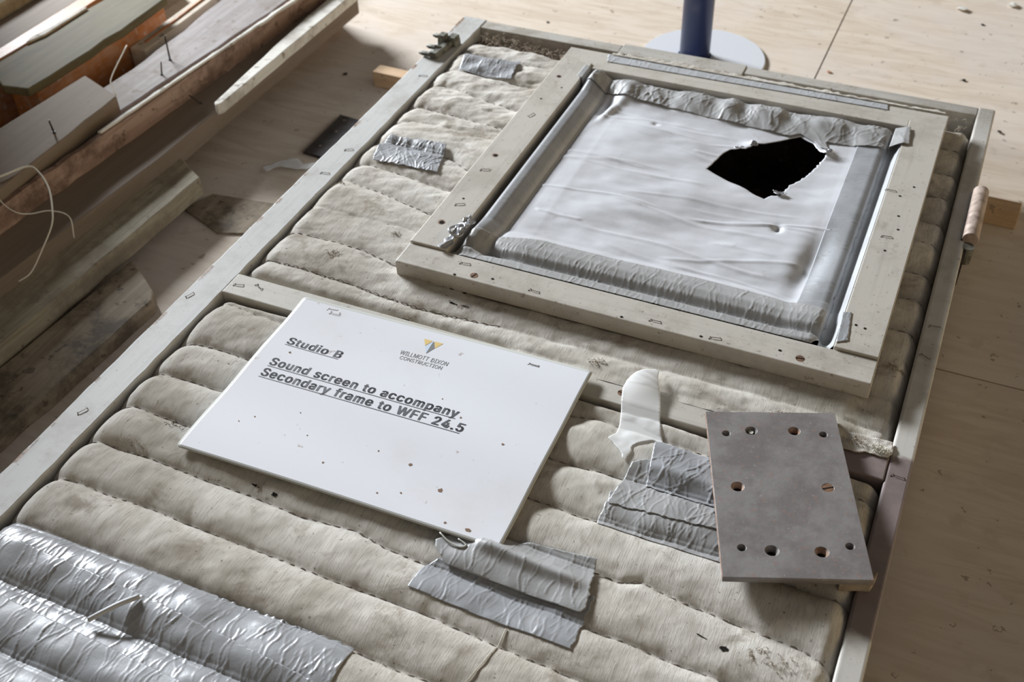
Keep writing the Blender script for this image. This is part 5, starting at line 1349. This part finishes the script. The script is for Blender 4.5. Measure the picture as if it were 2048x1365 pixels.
def film_z(x, y):
    g0 = np.maximum(ground(x, y), -0.0005)
    cen = 0.4725 + (-(y + 0.60)) * 0.14
    half = 0.020
    s = np.clip((x - cen) / half, -1, 1)
    top = sst(-0.640, -0.597, y)
    z = g0 * (1 - top) + 0.0035 * top + 0.0012
    z = z + 0.0055 * (1 - s * s) * top * sst(-0.578, -0.596, y) + 0.0035 * sst(-0.650, -0.632, y) * (1 - top)
    z = z + 0.0003 * np.sin(y * 900 + x * 260) * sst(-0.612, -0.60, y)
    return z


film = patch('torn_film', rag(FP, 0.0005, 0.003, 3, edges=[14, 15, 16, 17, 18, 19, 20, 21]), film_z, 0.0011, m_film, None, thick=0.00015)
tag(film, 'torn strip of white translucent film draped over the middle rail', 'plastic film')

# ------------------------------------------------------------------ things round the screen
# pine batten the screen rests on
ang = math.atan2(-0.028, 0.88)
bat = poly_prism('pine_batten', [(-0.129, -0.0495), (0.765, -0.0745), (0.7655, -0.0525), (-0.1285, -0.0270)], ZF + 0.025, 0.025, m_t_new, None, bw=0.0012)
tag(bat, 'sawn pine batten on the floor under the far end of the screen', 'batten')
bat2 = poly_prism('pine_batten', [(0.02, -1.06), (0.69, -1.06), (0.69, -1.035), (0.02, -1.035)], ZF + 0.025, 0.025, m_t_new, None, bw=0.0012)
tag(bat2, 'sawn pine batten on the floor under the near end of the screen', 'batten')

dp = thing('iron_strap', 'black iron strap with screw holes poking out under the left stile', 'metal strap', (-0.1, -0.2, ZF))
o = poly_prism('strap_body', [(-0.1290, -0.2450), (-0.0100, -0.2550), (-0.0080, -0.1540), (-0.1310, -0.1430)], ZF + 0.005, 0.005, m_dark, dp, bw=0.0008)
bm = bmesh.new(); box(bm, -0.1312, -0.1292, -0.2452, -0.1432, ZF, ZF + 0.0053)
bmobj('worn_edge', bm, m_t_tan, dp)
for x, y in ((-0.115, -0.225), (-0.113, -0.185), (-0.092, -0.205), (-0.09, -0.165), (-0.118, -0.155)):
    disc('screw_hole', x, y, ZF + 0.0053, 0.0022, m_t_tan, dp, 10)

# blue post on a round base
post = thing('blue_post', 'blue round post on a pale disc base behind the screen', 'post', (0.283, 0.196, ZF))
bm = bmesh.new(); cyl(bm, (0.2835, 0.196, ZF + 0.004), 0.0225, 0.95, 40)
o = bmobj('tube', bm, m_blue, post)
for pgn in o.data.polygons:
    pgn.use_smooth = len(pgn.vertices) == 4
bm = bmesh.new(); cyl(bm, (0.2950, 0.2020, ZF), 0.0930, 0.004, 64, 0.0915)
o = bmobj('base_disc', bm, m_base, post)
bm = bmesh.new(); cyl(bm, (0.2835, 0.196, ZF + 0.004), 0.027, 0.004, 40, 0.025)
bmobj('weld_collar', bm, m_blue, post)

# plywood offcut lying beside the left stile, and a scrap of clear plastic
of = poly_prism('plywood_offcut', [(-0.205, -0.413), (-0.133, -0.441), (-0.05, -0.410), (-0.05, -0.355), (-0.188, -0.372)], ZF + 0.0025, 0.0025, m_t_brown, None, bw=0.0005)
tag(of, 'thin dusty board offcut on the floor beside the left stile', 'offcut')
pf = patch('plastic_scrap', rag([(-0.160, -0.300), (-0.150, -0.280), (-0.130, -0.262), (-0.112, -0.270), (-0.100, -0.262), (-0.098, -0.276), (-0.118, -0.286), (-0.140, -0.288), (-0.150, -0.305)], 0.001, 0.004, 6),
           lambda x, y: ZF + 0.0042 + 0.001 * vn(x * 200, y * 200, 2), 0.002, m_film, None, thick=0.0002)
tag(pf, 'scrap of clear plastic on the floor by the left stile', 'plastic scrap')

# crumbs on the floor
for k, (x, y, r, mm, lb) in enumerate([(0.6317, 0.5027, 0.0085, m_t_white, 'white flake on the pale floor, left of the pair at top right'), (0.7029, 0.5444, 0.008, m_t_white, 'white flake on the pale floor, rightmost at top right'),
                                       (0.4786, 0.2284, 0.0035, m_t_orange, 'small orange crumb on the floor beside the board joint'), (0.6624, 0.2720, 0.0035, m_dark, 'dark crumb on the floor right of the board joint'),
                                       (0.7242, 0.1464, 0.004, m_dark, 'dark crumb on the floor off the far right corner of the screen'), (0.6668, 0.4607, 0.004, m_dark, 'dark crumb on the floor below the white flakes'),
                                       (-0.1874, -0.0341, 0.004, m_dark, 'dark crumb on the floor left of the pine batten'), (0.0311, 0.2308, 0.003, m_dark, 'dark crumb on the bright floor beyond the far rail')]):
    rr = np.random.default_rng(60 + k)
    bm = bmesh.new()
    bmesh.ops.create_icosphere(bm, subdivisions=1, radius=r)
    for v in bm.verts:
        v.co *= rr.uniform(0.6, 1.25); v.co.z *= 0.35
    zmin = min(v.co.z for v in bm.verts)
    bmesh.ops.translate(bm, verts=bm.verts[:], vec=(x, y, ZF - zmin))
    tag(bmobj('floor_crumb', bm, mm, None), lb, 'crumb', 'crumbs on the floor')


# ------------------------------------------------------------------ pile of old timber on the left
GP = 'timbers in the pile'


def timber(name, pts, z, th, m, label, jit=0.0007, bw=0.002, seed=0):
    o = poly_prism(name, pts, z, th, m, None, bw=bw, jit=jit, step=0.03, seed=seed)
    return tag(o, label, 'timber', GP)


timber('old_plank', [(-0.180, -0.543), (-0.168, -0.548), (-0.120, -0.580), (-0.1105, -0.594), (-0.122, -0.823), (-0.133, -1.05), (-0.212, -1.05), (-0.1926, -0.746)], -0.090, 0.020, m_t_brown,
       'broad dirty brown plank lying on the floor, nearest the screen', 0.0012, seed=1)
timber('thin_batten', [(-0.220, -0.560), (-0.208, -0.567), (-0.2165, -0.70), (-0.228, -0.70)], -0.096, 0.014, m_t_grey, 'thin stick on the floor between brown plank and grey plank', seed=2)
timber('thin_batten', [(-0.236, -0.640), (-0.216, -0.652), (-0.232, -1.0), (-0.256, -1.0)], -0.0945, 0.0155, m_t_grey, 'short grey stick beside the near end of the grey plank', seed=3)
timber('grey_plank', [(-0.2518, -0.3524), (-0.243, -0.3554), (-0.185, -0.3908), (-0.196, -0.7334), (-0.2046, -1.0), (-0.281, -1.0), (-0.2600, -0.4640), (-0.2505, -0.4560), (-0.2495, -0.4250), (-0.2565, -0.4180)], -0.070, 0.026, m_t_grey,
       'grey plank with a notch in its edge, second from the screen', 0.0008, seed=4)
# sill section: ledge, upright and a white stand-in for its lit patch
sill = thing('sill_section', 'long wooden sill section with rough pinkish upright and ledge', 'timber', (-0.27, -0.3, ZF), GP)
poly_prism('ledge', [(-0.2340, 0.10), (-0.2360, -0.40), (-0.248, -0.60), (-0.270, -1.0), (-0.335, -1.0), (-0.318, -0.60), (-0.285, 0.0), (-0.2780, 0.10)], -0.050, 0.030, m_t_tan, sill, bw=0.002, jit=0.0005, step=0.04, seed=5)
poly_prism('upright', [(-0.2670, 0.0880), (-0.2735, 0.0050), (-0.3105, -0.5950), (-0.3345, -1.0120), (-0.3435, -1.0120), (-0.3195, -0.5950), (-0.2825, 0.0050), (-0.2760, 0.0880)], -0.0195, 0.0905, m_t_pink, sill, bw=0.001, jit=0.0008, step=0.02, seed=6)
poly_prism('white_arris', [(-0.2673, 0.0880), (-0.2738, 0.0050), (-0.3040, -0.4150), (-0.3095, -0.4150), (-0.2790, 0.0050), (-0.2725, 0.0880)], -0.017, 0.004, m_t_white, sill, bw=0.0008, jit=0.0006, step=0.015, seed=7)
wst = timber('lit_ledge_patch', [(-0.2243, 0.0820), (-0.2233, -0.2760), (-0.2278, -0.2830), (-0.2348, -0.2770), (-0.2513, -0.0180), (-0.2523, 0.0820)], -0.0345, 0.0155, m_t_white,
             'white strip added along the sill ledge as its bright lit patch', 0.0004, 0.0018, seed=8)  # white colour imitates light reflected off the ledge
timber('mauve_board', [(-0.402, 0.12), (-0.299, 0.12), (-0.3030, -0.03), (-0.328, -0.311), (-0.336, -0.45), (-0.345, -0.596), (-0.366, -1.0), (-0.42, -1.0), (-0.395, -0.40), (-0.389, -0.22)], -0.030, 0.080, m_t_mauve,
       'long dusty mauve grey board with two nails standing up', 0.0012, seed=9)
timber('tan_board', [(-0.402, -0.321), (-0.326, -0.351), (-0.3165, -0.574), (-0.330, -1.0), (-0.437, -1.0), (-0.4137, -0.467)], -0.005, 0.0247, m_t_tan,
       'short flat tan board with square end lying on the mauve board', 0.0005, seed=10)
timber('cream_board', [(-0.440, 0.30), (-0.414, 0.30), (-0.3935, -0.21), (-0.411, -0.21), (-0.418, 0.0)], -0.050, 0.060, m_t_cream,
       'cream board lying beside the mauve board at the far end', 0.0005, seed=11)
timber('moulded_strip', [(-0.470, 0.30), (-0.443, 0.30), (-0.4200, 0.0), (-0.4145, -0.19), (-0.4420, -0.19), (-0.447, 0.0)], -0.036, 0.074, m_t_cream,
       'pale moulded strip between mossy board and cream board', 0.0004, seed=12)
timber('orange_lath', [(-0.4580, 0.30), (-0.4550, 0.30), (-0.4325, 0.0), (-0.4275, -0.17), (-0.4305, -0.17), (-0.4355, 0.0)], -0.034, 0.004, m_t_orange, 'thin orange lath lying along the pale moulded strip', 0.0003, 0.0006, seed=13)
timber('mossy_board', [(-0.5270, -0.0880), (-0.4435, -0.0880), (-0.4430, -0.1030), (-0.4390, -0.1980), (-0.4410, -0.2630), (-0.4480, -0.3780), (-0.4860, -0.3840), (-0.5390, -0.3480), (-0.5350, -0.2630), (-0.5270, -0.2330)], -0.005, 0.012, m_t_moss,
       'greenish mossy board on top of the pile with one brown knot', 0.0015, seed=14)
timber('orange_block', [(-0.5070, -0.1630), (-0.4445, -0.1630), (-0.4460, -0.2130), (-0.4530, -0.3630), (-0.5130, -0.3530)], -0.0172, 0.0925, m_t_orange,
       'orange varnished block standing under the mossy board', 0.0004, seed=15)
timber('orange_board', [(-0.5720, 0.0080), (-0.5420, 0.0080), (-0.5440, -0.2220), (-0.5510, -0.3820), (-0.5750, -0.3720), (-0.5720, -0.2220)], -0.009, 0.101, m_t_orange,
       'long orange varnished board behind the mossy board', 0.0004, seed=16)
timber('white_sliver', [(-0.5410, -0.2650), (-0.5370, -0.2810), (-0.5290, -0.2530), (-0.5285, -0.1630), (-0.5315, -0.1630), (-0.5360, -0.2330)], -0.0017, 0.003, m_t_white, 'white sliver lying along the edge of the mossy board', 0.0003, 0.0006, seed=17)
timber('pink_board', [(-0.668, 0.10), (-0.578, 0.10), (-0.583, -0.48), (-0.668, -0.46)], -0.030, 0.090, m_t_tan, 'dusty pinkish board behind the orange board', 0.0006, seed=18)
timber('grey_rail', [(-0.730, 0.10), (-0.680, 0.10), (-0.675, -0.48), (-0.730, -0.48)], -0.010, 0.100, m_t_grey, 'rounded grey rail at the top left of the pile', 0.0006, 0.012, seed=19)
timber('pale_rail', [(-0.815, 0.10), (-0.760, 0.10), (-0.755, -0.48), (-0.815, -0.48)], -0.010, 0.100, m_t_mauve, 'grey rail at the outermost left corner of the pile', 0.0006, 0.008, seed=20)


def nail(x, y, z0, dx, dy, h, r, label):
    bm = bmesh.new()
    tube(bm, [(x, y, z0 - 0.001), (x + dx * 0.5, y + dy * 0.5, z0 + h * 0.5), (x + dx, y + dy, z0 + h)], r, 7, taper=[1, 0.9, 0.8])
    cyl(bm, (x, y, z0 - 0.0005), r * 2.0, 0.0018, 10, r * 1.6)
    return tag(bmobj('nail', bm, m_dark, None), label, 'nail', 'nails in the old timber')


nail(-0.3549, -0.2091, -0.030, 0.000, 0.002, 0.036, 0.0013, 'tall bent nail upright in the mauve board')
nail(-0.3400, -0.2480, -0.030, 0.003, 0.002, 0.019, 0.0011, 'short nail upright in the mauve board')
nail(-0.3419, -0.4512, -0.005, -0.003, 0.001, 0.016, 0.0013, 'nail upright in the tan board')
nail(-0.2680, -0.2650, -0.050, -0.014, -0.004, 0.012, 0.0011, 'slanting nail beside the near end of the lit white patch')

# string loop and cobweb
bm = bmesh.new()
pts = smooth_curve([(-0.36, -0.60, -0.0012), (-0.331, -0.559, -0.0012), (-0.317, -0.526, -0.003), (-0.3, -0.527, -0.006), (-0.272, -0.544, -0.010), (-0.245, -0.57, -0.012), (-0.226, -0.594, -0.016), (-0.222, -0.62, -0.03), (-0.222, -0.645, -0.045), (-0.228, -0.66, -0.049)], 7)
tube(bm, pts, 0.0011, 6, taper=list(np.linspace(1.3, 0.7, len(pts))))
pts = smooth_curve([(-0.345, -0.57, -0.0014), (-0.326, -0.576, -0.0016), (-0.301, -0.588, -0.010), (-0.28, -0.591, -0.016), (-0.268, -0.583, -0.02), (-0.251, -0.57, -0.02), (-0.23, -0.565, -0.026), (-0.222, -0.575, -0.047)], 7)
tube(bm, pts, 0.0008, 6)
tag(bmobj('string_loop', bm, m_pale_thread, None, True), 'loop of white string lying over the sill section', 'string')
bm = bmesh.new()
tube(bm, smooth_curve([(-0.374, -0.262, 0.014), (-0.352, -0.325, 0.004), (-0.340, -0.340, 0.0), (-0.327, -0.3510, -0.004)], 7), 0.0009, 6)
tag(bmobj('thread_strand', bm, m_pale_thread, None, True), 'white thread standing up at the end of the tan board', 'thread')
